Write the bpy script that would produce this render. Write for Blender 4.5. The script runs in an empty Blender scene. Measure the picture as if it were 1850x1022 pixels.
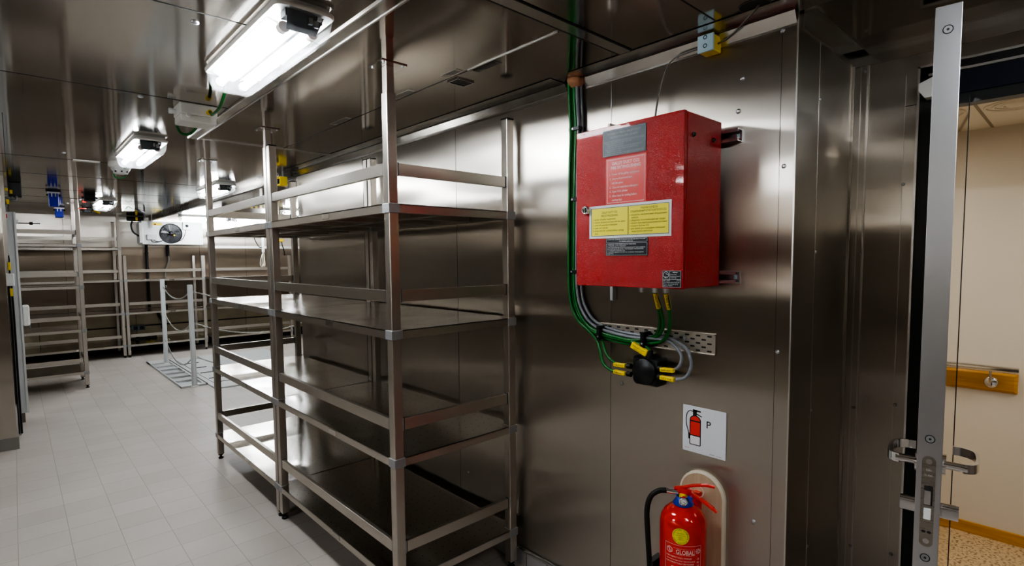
import bpy, math, random
from mathutils import Matrix, Vector
random.seed(7)
C = bpy.context.scene.collection
PI = math.pi
W = {}                                   # world matrix of every parent


# ------------------------------------------------------------------ materials
def new_mat(name):
    m = bpy.data.materials.new(name); m.use_nodes = True
    nt = m.node_tree
    return m, nt, nt.nodes['Principled BSDF']


def plain(name, col, rough=0.5, metal=0.0, emit=None, es=0.0, bump=0.0, bscale=300, coat=0.0, var=0.0, vscale=8):
    m, nt, p = new_mat(name)
    p.inputs['Base Color'].default_value = (*col, 1)
    p.inputs['Roughness'].default_value = rough
    p.inputs['Metallic'].default_value = metal
    p.inputs['Coat Weight'].default_value = coat
    if emit:
        p.inputs['Emission Color'].default_value = (*emit, 1)
        p.inputs['Emission Strength'].default_value = es
    tc = nt.nodes.new('ShaderNodeTexCoord')
    if bump > 0:
        n = nt.nodes.new('ShaderNodeTexNoise'); n.inputs['Scale'].default_value = bscale
        b = nt.nodes.new('ShaderNodeBump'); b.inputs['Strength'].default_value = bump
        b.inputs['Distance'].default_value = 0.002
        nt.links.new(tc.outputs['Object'], n.inputs['Vector'])
        nt.links.new(n.outputs['Fac'], b.inputs['Height'])
        nt.links.new(b.outputs['Normal'], p.inputs['Normal'])
    if var > 0:
        n = nt.nodes.new('ShaderNodeTexNoise'); n.inputs['Scale'].default_value = vscale
        n.inputs['Detail'].default_value = 6
        r = nt.nodes.new('ShaderNodeMapRange'); r.inputs['To Min'].default_value = 1 - var; r.inputs['To Max'].default_value = 1 + var
        x = nt.nodes.new('ShaderNodeMix'); x.data_type = 'RGBA'; x.blend_type = 'MULTIPLY'; x.inputs[0].default_value = 1
        x.inputs[6].default_value = (*col, 1)
        nt.links.new(tc.outputs['Object'], n.inputs['Vector'])
        nt.links.new(n.outputs['Fac'], r.inputs['Value'])
        nt.links.new(r.outputs['Result'], x.inputs[7])
        nt.links.new(x.outputs[2], p.inputs['Base Color'])
    return m


def steel(name, col=(.56, .535, .5), rough=.25, aniso=0.0, tangent=None, wave=0.0, wscale=1.0, wstretch=(1, 1, 1),
          grain=0.0, gstretch=(1, 1, 60), rvar=.06, holes=False, world=True, dark=0.0):
    m, nt, p = new_mat(name)
    N = nt.nodes.new; Lk = nt.links.new
    p.inputs['Metallic'].default_value = 1
    p.inputs['Base Color'].default_value = (*col, 1)
    p.inputs['Anisotropic'].default_value = aniso
    if world:
        pos = N('ShaderNodeNewGeometry').outputs['Position']
    else:
        pos = N('ShaderNodeTexCoord').outputs['Object']
    if tangent:
        t = N('ShaderNodeCombineXYZ')
        for i in range(3): t.inputs[i].default_value = tangent[i]
        Lk(t.outputs[0], p.inputs['Tangent'])
    mp = N('ShaderNodeMapping'); mp.inputs['Scale'].default_value = gstretch
    Lk(pos, mp.inputs['Vector'])
    g = N('ShaderNodeTexNoise'); g.inputs['Scale'].default_value = 6; g.inputs['Detail'].default_value = 5
    Lk(mp.outputs[0], g.inputs['Vector'])
    r = N('ShaderNodeMapRange'); r.inputs['From Min'].default_value = .3; r.inputs['From Max'].default_value = .7
    r.inputs['To Min'].default_value = rough - rvar; r.inputs['To Max'].default_value = rough + rvar
    Lk(g.outputs['Fac'], r.inputs['Value']); Lk(r.outputs['Result'], p.inputs['Roughness'])
    nrm = None
    if wave > 0:
        mw = N('ShaderNodeMapping'); mw.inputs['Scale'].default_value = wstretch
        Lk(pos, mw.inputs['Vector'])
        w = N('ShaderNodeTexNoise'); w.inputs['Scale'].default_value = wscale; w.inputs['Detail'].default_value = 1.5
        Lk(mw.outputs[0], w.inputs['Vector'])
        b = N('ShaderNodeBump'); b.inputs['Strength'].default_value = 1; b.inputs['Distance'].default_value = wave
        Lk(w.outputs['Fac'], b.inputs['Height']); nrm = b
    if grain > 0:
        b = N('ShaderNodeBump'); b.inputs['Strength'].default_value = grain; b.inputs['Distance'].default_value = .0005
        Lk(g.outputs['Fac'], b.inputs['Height'])
        if nrm: Lk(nrm.outputs[0], b.inputs['Normal'])
        nrm = b
    if nrm: Lk(nrm.outputs[0], p.inputs['Normal'])
    if holes:
        # drainage holes punched in staggered rows, dark dots of 6 mm
        sep = N('ShaderNodeSeparateXYZ'); tc = N('ShaderNodeTexCoord'); Lk(tc.outputs['Object'], sep.inputs[0])
        def M(op, a, b=None, c=None):
            n = N('ShaderNodeMath'); n.operation = op
            for i, v in enumerate((a, b, c)):
                if v is None: continue
                if hasattr(v, 'links'): Lk(v, n.inputs[i])
                else: n.inputs[i].default_value = v
            return n.outputs[0]
        s = .056
        u = M('DIVIDE', sep.outputs[0], s); v = M('DIVIDE', sep.outputs[1], s)
        row = M('FLOOR', u); odd = M('MULTIPLY', M('MODULO', M('ABSOLUTE', row), 2.0), .5)
        du = M('SUBTRACT', M('FRACT', u), .5); dv = M('SUBTRACT', M('FRACT', M('ADD', v, odd)), .5)
        d = M('SQRT', M('ADD', M('MULTIPLY', du, du), M('MULTIPLY', dv, dv)))
        k = M('LESS_THAN', d, .055)
        mx = N('ShaderNodeMix'); mx.data_type = 'RGBA'
        Lk(k, mx.inputs[0]); mx.inputs[6].default_value = (*col, 1); mx.inputs[7].default_value = (.01, .01, .01, 1)
        Lk(mx.outputs[2], p.inputs['Base Color'])
    return m


M_ = {}
M_['wall'] = steel('brushed wall steel', (.52, .48, .43), .29, 1.0, (0, 1, 0), wave=.026, wscale=1.15, wstretch=(1, .28, 1.9), gstretch=(1, 1, 1), rvar=.0)
M_['wall_x'] = steel('brushed wall steel across', (.52, .48, .43), .29, 1.0, (1, 0, 0), wave=.026, wscale=1.15, wstretch=(.28, 1, 1.9), gstretch=(1, 1, 1), rvar=.0)
M_['ceil'] = steel('polished ceiling steel', (.47, .43, .39), .09, .8, (0, 1, 0), wave=.0022, wscale=1.3, gstretch=(.3, .3, .3), rvar=.012)
M_['wall_shade'] = steel('back wall steel with painted shade', (.34, .285, .235), .32, .9, (1, 0, 0), wave=.02, wscale=1.2, wstretch=(.3, 1, 1.8), gstretch=(1, 1, 1), rvar=.0)  # same wall steel, darkened to paint in shade and dim reflections
M_['dark_trim'] = steel('dark header steel', (.16, .145, .13), .3, gstretch=(1, 1, 1))
M_['trim'] = steel('angle trim steel', (.6, .58, .55), .2, wave=.004, wscale=2.5, gstretch=(1, 1, 1))
M_['post'] = steel('satin post steel', (.55, .51, .46), .36, .3, (0, 0, 1), gstretch=(20, 20, .8), rvar=.03)
M_['rail'] = steel('satin rail steel', (.58, .54, .485), .34, gstretch=(3, 3, 3), rvar=.03)
M_['block'] = plain('matt aluminium joint', (.42, .42, .43), .5, .7)
M_['shelf'] = steel('shelf steel', (.56, .53, .49), .20, wave=.008, wscale=2.2, gstretch=(1, 1, 1), holes=True, world=False)
M_['leafedge'] = steel('door edge steel', (.66, .66, .68), .36, wave=.0012, wscale=2, gstretch=(1, 1, 1), rvar=.02)
M_['mirror'] = steel('polished door face', (.72, .70, .66), .03, rvar=.01)
M_['chrome'] = plain('chrome', (.75, .75, .76), .12, 1)
M_['zinc'] = plain('zinc plated', (.6, .62, .64), .35, 1, bump=.1)
M_['seam'] = plain('dark seam', (.03, .027, .025), .6)
M_['light_seam'] = plain('bright seam edge', (.65, .63, .6), .3, 1)
M_['black'] = plain('black plastic', (.012, .012, .013), .35, var=.1)
M_['rubber'] = plain('black rubber', (.01, .01, .01), .55, bump=.1)
M_['navy'] = plain('dark navy gasket', (.012, .016, .035), .28, coat=.3)
M_['white'] = plain('white enamel', (.78, .79, .78), .35, var=.03)
M_['white_panel'] = plain('pale grey cabinet paint', (.60, .62, .62), .4, var=.03)
M_['jb'] = plain('ivory plastic', (.84, .83, .79), .45, var=.03)
M_['red'] = plain('red hammered paint', (.40, .006, .006), .27, bump=1.0, bscale=400, coat=.15)
M_['red_gloss'] = plain('glossy red paint', (.72, .02, .008), .16, coat=.6)
M_['red_plain'] = plain('red print', (.75, .06, .045), .5)
M_['red_label'] = plain('red label film', (.62, .05, .04), .4)
M_['yellow'] = plain('yellow plastic', (.85, .62, .02), .45)
M_['yellow_print'] = plain('yellow label', (.86, .76, .07), .5)
M_['plate'] = plain('dark engraved plate', (.012, .014, .018), .5)
M_['plate_blue'] = plain('slate engraved plate', (.035, .05, .06), .45)
M_['print_white'] = plain('white print', (.8, .8, .8), .5)
M_['print_grey'] = plain('grey engraving', (.35, .38, .4), .5)
M_['print_pink'] = plain('pale print on red', (.85, .6, .58), .5)
M_['print_black'] = plain('black print', (.02, .02, .02), .5)
M_['green'] = plain('green cable sheath', (.014, .15, .026), .4, var=.15, vscale=30)
M_['grey_cable'] = plain('grey cable sheath', (.22, .23, .25), .45, var=.08, vscale=30)
M_['putty'] = plain('orange fire sealant', (.36, .17, .09), .8, bump=.8, bscale=60, var=.2, vscale=40)
M_['blue'] = plain('blue plastic', (.012, .02, .42), .35)
M_['blue_collar'] = plain('blue collar', (.02, .05, .42), .3, coat=.3)
M_['paleblue'] = plain('pale blue cover', (.42, .56, .62), .4)
M_['paint_grey'] = plain('light grey deck paint', (.56, .57, .56), .5, var=.06, vscale=14)
M_['paint_wgrey'] = plain('white grey post paint', (.62, .64, .64), .45, var=.08, vscale=12)
M_['cor_wall'] = plain('cream wall laminate', (.62, .565, .48), .5, var=.02, vscale=2)
M_['cor_ceil'] = plain('corridor ceiling panel', (.80, .75, .65), .55, var=.02)
M_['brown_metal'] = plain('bronze bracket', (.2, .19, .17), .4, .8)
M_['foot_shade'] = plain('painted shadow under shelves', (.01, .01, .01), .9)  # near-black colour standing in for shadow at the back wall foot
M_['creampanel'] = plain('stained cream panel', (.42, .36, .26), .5, .3, var=.25, vscale=5)
M_['fan'] = plain('fan black', (.01, .01, .012), .4)
M_['fanblade'] = plain('fan blade grey', (.06, .06, .065), .35, .2)
M_['reflector'] = plain('white reflector', (.30, .31, .32), .4)
M_['tube'] = plain('fluorescent tube', (1, 1, 1), .4, emit=(.93, .97, 1.0), es=62.0)
M_['chain_mat'] = plain('galvanised chain', (.55, .55, .52), .35, .8, var=.2, vscale=30)
M_['rope'] = plain('cream rope', (.65, .6, .48), .8, bump=.4)


def clear_plastic():
    m, nt, p = new_mat('clear diffuser plastic')
    N = nt.nodes.new
    out = nt.nodes['Material Output']
    tr = N('ShaderNodeBsdfTransparent'); tr.inputs[0].default_value = (.93, .95, .96, 1)
    gl = N('ShaderNodeBsdfGlossy'); gl.inputs['Roughness'].default_value = .08
    tl = N('ShaderNodeBsdfTranslucent'); tl.inputs[0].default_value = (.9, .92, .95, 1)
    lw = N('ShaderNodeLayerWeight'); lw.inputs[0].default_value = .35
    fr = N('ShaderNodeMath'); fr.operation = 'MULTIPLY'; fr.inputs[1].default_value = .45
    nt.links.new(lw.outputs['Facing'], fr.inputs[0])
    a = N('ShaderNodeMixShader'); b = N('ShaderNodeMixShader'); b.inputs[0].default_value = .05
    nt.links.new(tr.outputs[0], b.inputs[1]); nt.links.new(tl.outputs[0], b.inputs[2])
    nt.links.new(fr.outputs[0], a.inputs[0]); nt.links.new(b.outputs[0], a.inputs[1]); nt.links.new(gl.outputs[0], a.inputs[2])
    nt.links.new(a.outputs[0], out.inputs['Surface'])
    nt.nodes.remove(p)
    return m


M_['clear'] = clear_plastic()


def tile_mat():
    m, nt, p = new_mat('beige floor tiles')
    N = nt.nodes.new; Lk = nt.links.new
    g = N('ShaderNodeNewGeometry'); mp = N('ShaderNodeMapping')
    mp.inputs['Location'].default_value = (.058, -3.765 + .216 * 30, 0)
    Lk(g.outputs['Position'], mp.inputs['Vector'])
    b = N('ShaderNodeTexBrick')
    b.offset = 0; b.inputs['Scale'].default_value = 1
    b.inputs['Brick Width'].default_value = .2185; b.inputs['Row Height'].default_value = .216
    b.inputs['Mortar Size'].default_value = .0022; b.inputs['Mortar Smooth'].default_value = .3
    b.inputs['Color1'].default_value = (.50, .445, .40, 1); b.inputs['Color2'].default_value = (.54, .485, .44, 1)
    b.inputs['Mortar'].default_value = (.36, .32, .29, 1)
    Lk(mp.outputs[0], b.inputs['Vector'])
    n = N('ShaderNodeTexNoise'); n.inputs['Scale'].default_value = 1.7; n.inputs['Detail'].default_value = 8
    Lk(g.outputs['Position'], n.inputs['Vector'])
    r = N('ShaderNodeMapRange'); r.inputs['To Min'].default_value = .86; r.inputs['To Max'].default_value = 1.14
    Lk(n.outputs['Fac'], r.inputs['Value'])
    x = N('ShaderNodeMix'); x.data_type = 'RGBA'; x.blend_type = 'MULTIPLY'; x.inputs[0].default_value = 1
    Lk(b.outputs['Color'], x.inputs[6]); Lk(r.outputs['Result'], x.inputs[7])
    Lk(x.outputs[2], p.inputs['Base Color'])
    p.inputs['Roughness'].default_value = .48
    bp = N('ShaderNodeBump'); bp.inputs['Strength'].default_value = .35; bp.inputs['Distance'].default_value = .002; bp.invert = True
    Lk(b.outputs['Fac'], bp.inputs['Height']); Lk(bp.outputs[0], p.inputs['Normal'])
    return m


M_['tile'] = tile_mat()


def speckle_mat():
    m, nt, p = new_mat('speckled corridor vinyl')
    N = nt.nodes.new; Lk = nt.links.new
    g = N('ShaderNodeNewGeometry')
    v = N('ShaderNodeTexNoise'); v.inputs['Scale'].default_value = 70; v.inputs['Detail'].default_value = 3
    r = N('ShaderNodeValToRGB')
    r.color_ramp.elements[0].position = .36; r.color_ramp.elements[0].color = (.20, .13, .07, 1)
    r.color_ramp.elements[1].position = .5; r.color_ramp.elements[1].color = (.50, .37, .22, 1)
    Lk(g.outputs['Position'], v.inputs['Vector']); Lk(v.outputs['Fac'], r.inputs[0]); Lk(r.outputs[0], p.inputs['Base Color'])
    p.inputs['Roughness'].default_value = .45
    return m


M_['vinyl'] = speckle_mat()


def wood_mat(name, c1, c2, stretch, scale=6):
    m, nt, p = new_mat(name)
    N = nt.nodes.new; Lk = nt.links.new
    g = N('ShaderNodeNewGeometry'); mp = N('ShaderNodeMapping'); mp.inputs['Scale'].default_value = stretch
    n = N('ShaderNodeTexNoise'); n.inputs['Scale'].default_value = scale; n.inputs['Detail'].default_value = 6
    r = N('ShaderNodeValToRGB')
    r.color_ramp.elements[0].position = .3; r.color_ramp.elements[0].color = (*c1, 1)
    r.color_ramp.elements[1].position = .7; r.color_ramp.elements[1].color = (*c2, 1)
    Lk(g.outputs['Position'], mp.inputs['Vector']); Lk(mp.outputs[0], n.inputs['Vector']); Lk(n.outputs['Fac'], r.inputs[0])
    Lk(r.outputs[0], p.inputs['Base Color']); p.inputs['Roughness'].default_value = .4
    return m


M_['oak'] = wood_mat('honey oak', (.42, .20, .03), (.55, .29, .055), (3, 1, 14))
M_['beech'] = wood_mat('pale beech', (.50, .36, .24), (.60, .46, .32), (8, 8, 1))
M_['beech_edge'] = plain('pale edge', (.68, .6, .47), .5)


# ------------------------------------------------------------------ geometry
class MB:
    def __init__(self): self.v = []; self.f = []; self.s = []; self.mi = []; self.mats = []; self.cur = 0

    def mat(self, m):
        if m not in self.mats: self.mats.append(m)
        self.cur = self.mats.index(m); return self

    def add(self, vs, fs, smooth=False):
        o = len(self.v); self.v += [tuple(v) for v in vs]
        for f in fs:
            self.f.append(tuple(i + o for i in f)); self.s.append(smooth); self.mi.append(self.cur)
        return self

    def box(self, x0, x1, y0, y1, z0, z1):
        vs = [(x, y, z) for x in (x0, x1) for y in (y0, y1) for z in (z0, z1)]
        return self.add(vs, [(0, 1, 3, 2), (4, 6, 7, 5), (0, 4, 5, 1), (2, 3, 7, 6), (0, 2, 6, 4), (1, 5, 7, 3)])

    def beam(self, a, b, w, h, up=(0, 0, 1)):
        a = Vector(a); b = Vector(b); d = (b - a).normalized(); u = Vector(up)
        s = d.cross(u).normalized(); u = s.cross(d).normalized()
        vs = []
        for p in (a, b):
            for i, j in ((-1, -1), (1, -1), (1, 1), (-1, 1)): vs.append(p + s * i * w / 2 + u * j * h / 2)
        return self.add(vs, [(3, 2, 1, 0), (4, 5, 6, 7), (0, 1, 5, 4), (1, 2, 6, 5), (2, 3, 7, 6), (3, 0, 4, 7)])

    def tube(self, pts, r, seg=10, cap=True, rr=None):
        pts = [Vector(p) for p in pts]; n = len(pts); vs = []; fs = []
        prev = None
        for i, p in enumerate(pts):
            d = (pts[min(i + 1, n - 1)] - pts[max(i - 1, 0)]).normalized()
            if prev is None:
                up = Vector((0, 0, 1)) if abs(d.z) < .9 else Vector((0, 1, 0))
                s = d.cross(up).normalized()
            else:
                s = (prev - d * prev.dot(d)).normalized()
            prev = s; u = s.cross(d)
            q = rr[i] if rr else r
            for k in range(seg):
                a = 2 * PI * k / seg
                vs.append(p + (s * math.cos(a) + u * math.sin(a)) * q)
        for i in range(n - 1):
            for k in range(seg):
                k2 = (k + 1) % seg
                fs.append((i * seg + k, i * seg + k2, (i + 1) * seg + k2, (i + 1) * seg + k))
        self.add(vs, fs, True)
        if cap:
            self.add(vs[:seg], [tuple(range(seg))[::-1]]); self.add(vs[-seg:], [tuple(range(seg))])
        return self

    def cyl(self, a, b, r, seg=20, r2=None):
        return self.tube([a, b], r, seg, True, [r, r if r2 is None else r2])

    def lathe(self, c, prof, seg=40, axis='z'):
        vs = []; fs = []
        for (r, h) in prof:
            for k in range(seg):
                a = 2 * PI * k / seg
                if axis == 'z': vs.append((c[0] + r * math.cos(a), c[1] + r * math.sin(a), c[2] + h))
                elif axis == 'x': vs.append((c[0] + h, c[1] + r * math.cos(a), c[2] + r * math.sin(a)))
                else: vs.append((c[0] + r * math.cos(a), c[1] + h, c[2] + r * math.sin(a)))
        for i in range(len(prof) - 1):
            for k in range(seg):
                k2 = (k + 1) % seg
                fs.append((i * seg + k, i * seg + k2, (i + 1) * seg + k2, (i + 1) * seg + k))
        return self.add(vs, fs, True)

    def prism(self, poly, fn, d0, d1):
        """poly in 2D, fn(u, v, d) -> point"""
        n = len(poly)
        vs = [fn(u, v, d0) for u, v in poly] + [fn(u, v, d1) for u, v in poly]
        fs = [tuple(range(n))[::-1], tuple(range(n, 2 * n))]
        fs += [(i, (i + 1) % n, n + (i + 1) % n, n + i) for i in range(n)]
        return self.add(vs, fs)

    def loft(self, loops, close0=False, close1=True, smooth=True):
        n = len(loops[0]); vs = [p for l in loops for p in l]; fs = []
        for i in range(len(loops) - 1):
            for k in range(n):
                k2 = (k + 1) % n; fs.append((i * n + k, i * n + k2, (i + 1) * n + k2, (i + 1) * n + k))
        self.add(vs, fs, smooth)
        if close0: self.add(loops[0], [tuple(range(n))[::-1]])
        if close1: self.add(loops[-1], [tuple(range(n))])
        return self

    def torus(self, c, R, r, n1, n2, seg=24, s2=8, a0=0, a1=2 * PI):
        """ring in the plane of unit vectors n1, n2"""
        n1 = Vector(n1); n2 = Vector(n2); c = Vector(c)
        full = abs(a1 - a0 - 2 * PI) < 1e-6
        pts = [c + (n1 * math.cos(a0 + (a1 - a0) * k / seg) + n2 * math.sin(a0 + (a1 - a0) * k / seg)) * R for k in range(seg + 1)]
        return self.tube(pts, r, s2, not full)

    def build(self, name, mat=None, parent=None, bevel=0, smooth_all=False):
        me = bpy.data.meshes.new(name)
        vs = self.v
        if parent is not None:
            inv = W[parent.name].inverted(); vs = [tuple(inv @ Vector(v)) for v in vs]
        me.from_pydata(vs, [], self.f)
        if self.mats:
            for m in self.mats: me.materials.append(M_[m] if isinstance(m, str) else m)
            me.polygons.foreach_set('material_index', self.mi)
        else:
            me.materials.append(M_[mat] if isinstance(mat, str) else mat)
        me.polygons.foreach_set('use_smooth', [smooth_all or s for s in self.s])
        me.update()
        o = bpy.data.objects.new(name, me); C.objects.link(o)
        if parent is not None:
            o.parent = parent; W[o.name] = W[parent.name].copy()
        else:
            W[o.name] = Matrix.Identity(4)
        if bevel:
            b = o.modifiers.new('edge', 'BEVEL'); b.width = bevel; b.segments = 2; b.limit_method = 'ANGLE'
        return o


def build_each(mb, name, mat, parent, bevel=0):
    """every separate piece becomes a part of its own"""
    par = {}
    def find(a):
        while par.setdefault(a, a) != a: a = par[a]
        return a
    key = lambda i: tuple(round(c, 5) for c in mb.v[i])
    for f in mb.f:
        r = find(key(f[0]))
        for i in f[1:]:
            q = find(key(i))
            if q != r: par[q] = r
    isl = {}
    for k, f in enumerate(mb.f): isl.setdefault(find(key(f[0])), []).append(k)
    out = []
    for ks in isl.values():
        m = MB(); mp = {}
        if mb.mats: m.mats = list(mb.mats)
        for k in ks:
            for i in mb.f[k]:
                if i not in mp: mp[i] = len(m.v); m.v.append(mb.v[i])
            m.f.append(tuple(mp[i] for i in mb.f[k])); m.s.append(mb.s[k]); m.mi.append(mb.mi[k])
        out.append(m.build(name, mat, parent, bevel))
    return out


def tag(o, label, cat, group=None):
    o['label'] = label; o['category'] = cat
    if group: o['group'] = group
    return o


def thing(name, label, cat, loc=(0, 0, 0), rotz=0, group=None):
    o = bpy.data.objects.new(name, None); C.objects.link(o)
    o.empty_display_size = .05
    o.location = loc; o.rotation_euler = (0, 0, rotz)
    W[o.name] = Matrix.Translation(Vector(loc)) @ Matrix.Rotation(rotz, 4, 'Z')
    return tag(o, label, cat, group)


def struct(o):
    o['kind'] = 'structure'; return o


def dup(root, loc, rotz, label, group=None, skip=()):
    r = root.copy(); C.objects.link(r); r.location = loc; r.rotation_euler = (0, 0, rotz)
    r['label'] = label
    if group: r['group'] = group
    W[r.name] = Matrix.Translation(Vector(loc)) @ Matrix.Rotation(rotz, 4, 'Z')
    for ch in list(root.children):
        if ch.name in skip: continue
        c = ch.copy(); C.objects.link(c); c.parent = r
        W[c.name] = W[r.name].copy()
        for g in ch.children:
            if g.name in skip: continue
            d = g.copy(); C.objects.link(d); d.parent = c
            W[d.name] = W[r.name].copy()
    return r


def rrect(x0, x1, y0, y1, r, z, n=5):
    out = []
    for cx, cy, a in ((x1 - r, y1 - r, 0), (x0 + r, y1 - r, PI / 2), (x0 + r, y0 + r, PI), (x1 - r, y0 + r, 1.5 * PI)):
        for k in range(n + 1):
            t = a + PI / 2 * k / n; out.append((cx + r * math.cos(t), cy + r * math.sin(t), z))
    return out


def rr2(u0, u1, v0, v1, r, n=4):
    return [(p[0], p[1]) for p in rrect(u0, u1, v0, v1, r, 0, n)]


def text_geo(s, size=1.0, align='LEFT', bold=0.0):
    cu = bpy.data.curves.new('t', 'FONT'); cu.body = s; cu.size = size; cu.align_x = align
    cu.offset = bold * .3; cu.resolution_u = 2; cu.fill_mode = 'FRONT'
    ob = bpy.data.objects.new('t', cu); C.objects.link(ob)
    dg = bpy.context.evaluated_depsgraph_get(); dg.update()
    me = bpy.data.meshes.new_from_object(ob.evaluated_get(dg))
    vs = [tuple(v.co) for v in me.vertices]; fs = [tuple(p.vertices) for p in me.polygons]
    bpy.data.objects.remove(ob); bpy.data.curves.remove(cu); bpy.data.meshes.remove(me)
    return vs, fs


def put_text(mb, s, fn, u, v, h, width=None, align='LEFT', bold=0.0):
    """text with capital height h at (u, v) of a surface fn(u, v); optionally squeezed to a width"""
    vs, fs = text_geo(s, h / .70, 'LEFT', bold)
    if not vs: return
    x0 = min(p[0] for p in vs); x1 = max(p[0] for p in vs)
    k = (width / (x1 - x0)) if width else 1.0
    w = (x1 - x0) * k
    off = u - (w / 2 if align == 'CENTER' else 0)
    mb.add([fn(off + (p[0] - x0) * k, v + p[1]) for p in vs], fs)


# ------------------------------------------------------------------ room shell
ZC = 2.31; XW = 1.83; XR = 2.385; YC = .657; YE = 4.68; YB = 11.27; YF = -1.8; XL = -2.6
struct(MB().box(XL, XR + .03, YF, YB + .1, -.06, 0).box(XR + .03, 4.6, YE - .1, YB + .1, -.06, 0).build('floor', 'tile'))
struct(MB().box(XL - .1, XR + .05, YF - .1, YB + .1, ZC, ZC + .06).box(XR + .05, 4.7, YE - .1, YB + .1, ZC, ZC + .06).build('ceiling', 'ceil'))
struct(MB().box(XW, XR + .06, YC, YE, 0, ZC).build('wall_right', 'wall'))
# the return of the recess: same block, own face sheet
struct(MB().box(XW + .002, XR, YC - .004, YC, 0, ZC).build('wall_recess', 'wall_x'))
w = MB().box(XR, XR + .06, .445, YC, 0, ZC).box(XR, XR + .06, -.56, .445, 2.205, ZC).box(XR, XR + .06, YF, -.56, 0, ZC)
struct(w.build('wall_door', 'wall'))
struct(MB().box(XL, 4.6, YB, YB + .08, 0, ZC).build('wall_back', 'wall_x'))
struct(MB().box(4.6, 4.68, YE, YB, 0, ZC).build('wall_far_right', 'wall'))
struct(MB().box(XR + .06, 4.6, YE - .08, YE, 0, ZC).build('wall_behind', 'wall_x'))
struct(MB().box(XL - .08, XL, YF, YB, 0, ZC).build('wall_left', 'wall'))
struct(MB().box(XL, XR, YF - .08, YF, 0, ZC).build('wall_front', 'wall_x'))
# short partition on the left with tiled plinth
struct(MB().box(XL, -.045, 6.04, 6.22, .1, ZC).build('wall_partition', 'wall_x'))
struct(MB().box(XL, -.036, 6.03, 6.23, 0, .1).build('baseboard_partition', plain('grey plinth tile', (.26, .24, .22), .5, var=.05)))
tag(MB().box(-.05, -.036, 6.15, 6.235, .1, .34).build('corner_guard', 'zinc'), 'dull metal corner guard at the foot of the left partition wall end', 'corner guard')

# tiled cove with a polished bead below the right wall
grey_tile = plain('grey cove tile', (.42, .41, .40), .4, var=.04)
struct(MB().box(XW - .012, XW, YC, YE, 0, .075).build('baseboard_right', grey_tile))
struct(MB().tube([(XW - .012, YC, .082), (XW - .012, YE, .082)], .009, 8).build('trim_1', 'chrome'))
mb = MB()
for k in range(28):
    mb.box(XW - .0126, XW - .012, .74 + k * .1415, .7425 + k * .1415, 0, .073)
struct(mb.build('trim_cove_joint', 'seam'))

# ceiling angle trims along the right wall, in the recess and over the opening
mb = MB()
def angle_y(mb, x, y0, y1, s=1):
    mb.add([(x - .115, y0, ZC - .002), (x - .115, y1, ZC - .002), (x - .028, y1, ZC - .003), (x - .028, y0, ZC - .003)], [(0, 1, 2, 3)])
    mb.add([(x - .024, y0, ZC - .004), (x - .024, y1, ZC - .004), (x - .006, y1, ZC - .034), (x - .006, y0, ZC - .034)], [(0, 1, 2, 3)])
    mb.add([(x - .006, y0, ZC - .034), (x - .006, y1, ZC - .034), (x - .003, y1, ZC - .040), (x - .003, y0, ZC - .040)], [(0, 1, 2, 3)])
angle_y(mb, XW, YC, 1.50)
angle_y(mb, XW, 1.60, YE)
o = struct(mb.build('trim_2', 'trim'))
mb = MB()
mb.box(XW - .004, XW, YC, 1.50, ZC - .045, ZC - .02).box(XW - .004, XW, 1.60, YE, ZC - .048, ZC - .02)
struct(mb.build('trim_3', 'trim'))
struct(MB().box(XW - .045, XW, YE, YB, ZC - .055, ZC).build('trim_4', 'dark_trim'))
mb = MB().box(XW - .11, XW + .0, -.9, YC, ZC - .004, ZC).box(XW + .02, XR, YC - .05, YC, ZC - .006, ZC).box(XW + .02, XR, YC - .012, YC - .004, ZC - .05, ZC)
mb.box(XR - .05, XR, -.9, YC, ZC - .006, ZC).box(XR - .006, XR, -.9, YC, ZC - .055, ZC)
struct(mb.build('trim_5', 'trim'))
# black shadow joint between ceiling angle and wall
mb = MB()
for a, b in ((YC, 1.50), (1.60, YE)):
    mb.add([(XW - .118, a, ZC - .0022), (XW - .118, b, ZC - .0022), (XW - .115, b, ZC - .0022), (XW - .115, a, ZC - .0022)], [(0, 1, 2, 3)])
    mb.add([(XW - .043, a, ZC - .0045), (XW - .043, b, ZC - .0045), (XW - .039, b, ZC - .0052), (XW - .039, a, ZC - .0052)], [(0, 1, 2, 3)])
struct(mb.build('trim_6', 'seam'))

# wall sheet joints
mb = MB()
for y in (1.366, 2.424, 3.50):
    mb.mat('seam').box(XW - .0012, XW, y - .0006, y + .0006, .09, ZC - .05)
    mb.mat('light_seam').box(XW - .0016, XW, y + .0006, y + .0018, .09, ZC - .05)
struct(mb.build('trim_7', 'seam'))
mb = MB()
mb.mat('wall').box(XW - .003, XW + .002, YC - .002, .700, 0, ZC).mat('light_seam').box(XW - .0045, XW + .001, YC - .006, YC - .001, 0, ZC)
mb.mat('seam').box(XW - .0034, XW - .003, .6995, .7007, 0, ZC)
mb.mat('seam').box(2.028, 2.030, YC - .0050, YC - .004, 0, 2.28).mat('light_seam').box(2.026, 2.028, YC - .0056, YC - .004, 0, 2.28)
mb.mat('wall_x').box(XR - .012, XR - .001, YC - .012, YC - .004, 0, ZC - .05)
mb.mat('light_seam').box(XR - .014, XR - .012, YC - .014, YC - .012, 0, ZC - .05).box(XR - .003, XR, .622, .626, 0, ZC - .05)
mb.mat('wall').box(XR - .003, XR, .600, .622, 0, ZC - .05)
mb.mat('light_seam').box(XR - .0045, XR, .598, .6045, 0, ZC - .05)
mb.mat('rail').box(XR - .0012, XR, .4835, .4855, 0, 2.19)
mb.mat('seam').box(XR - .0014, XR, .4455, .4835, 2.08, 2.082)
struct(mb.build('trim_8', 'wall'))
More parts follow.
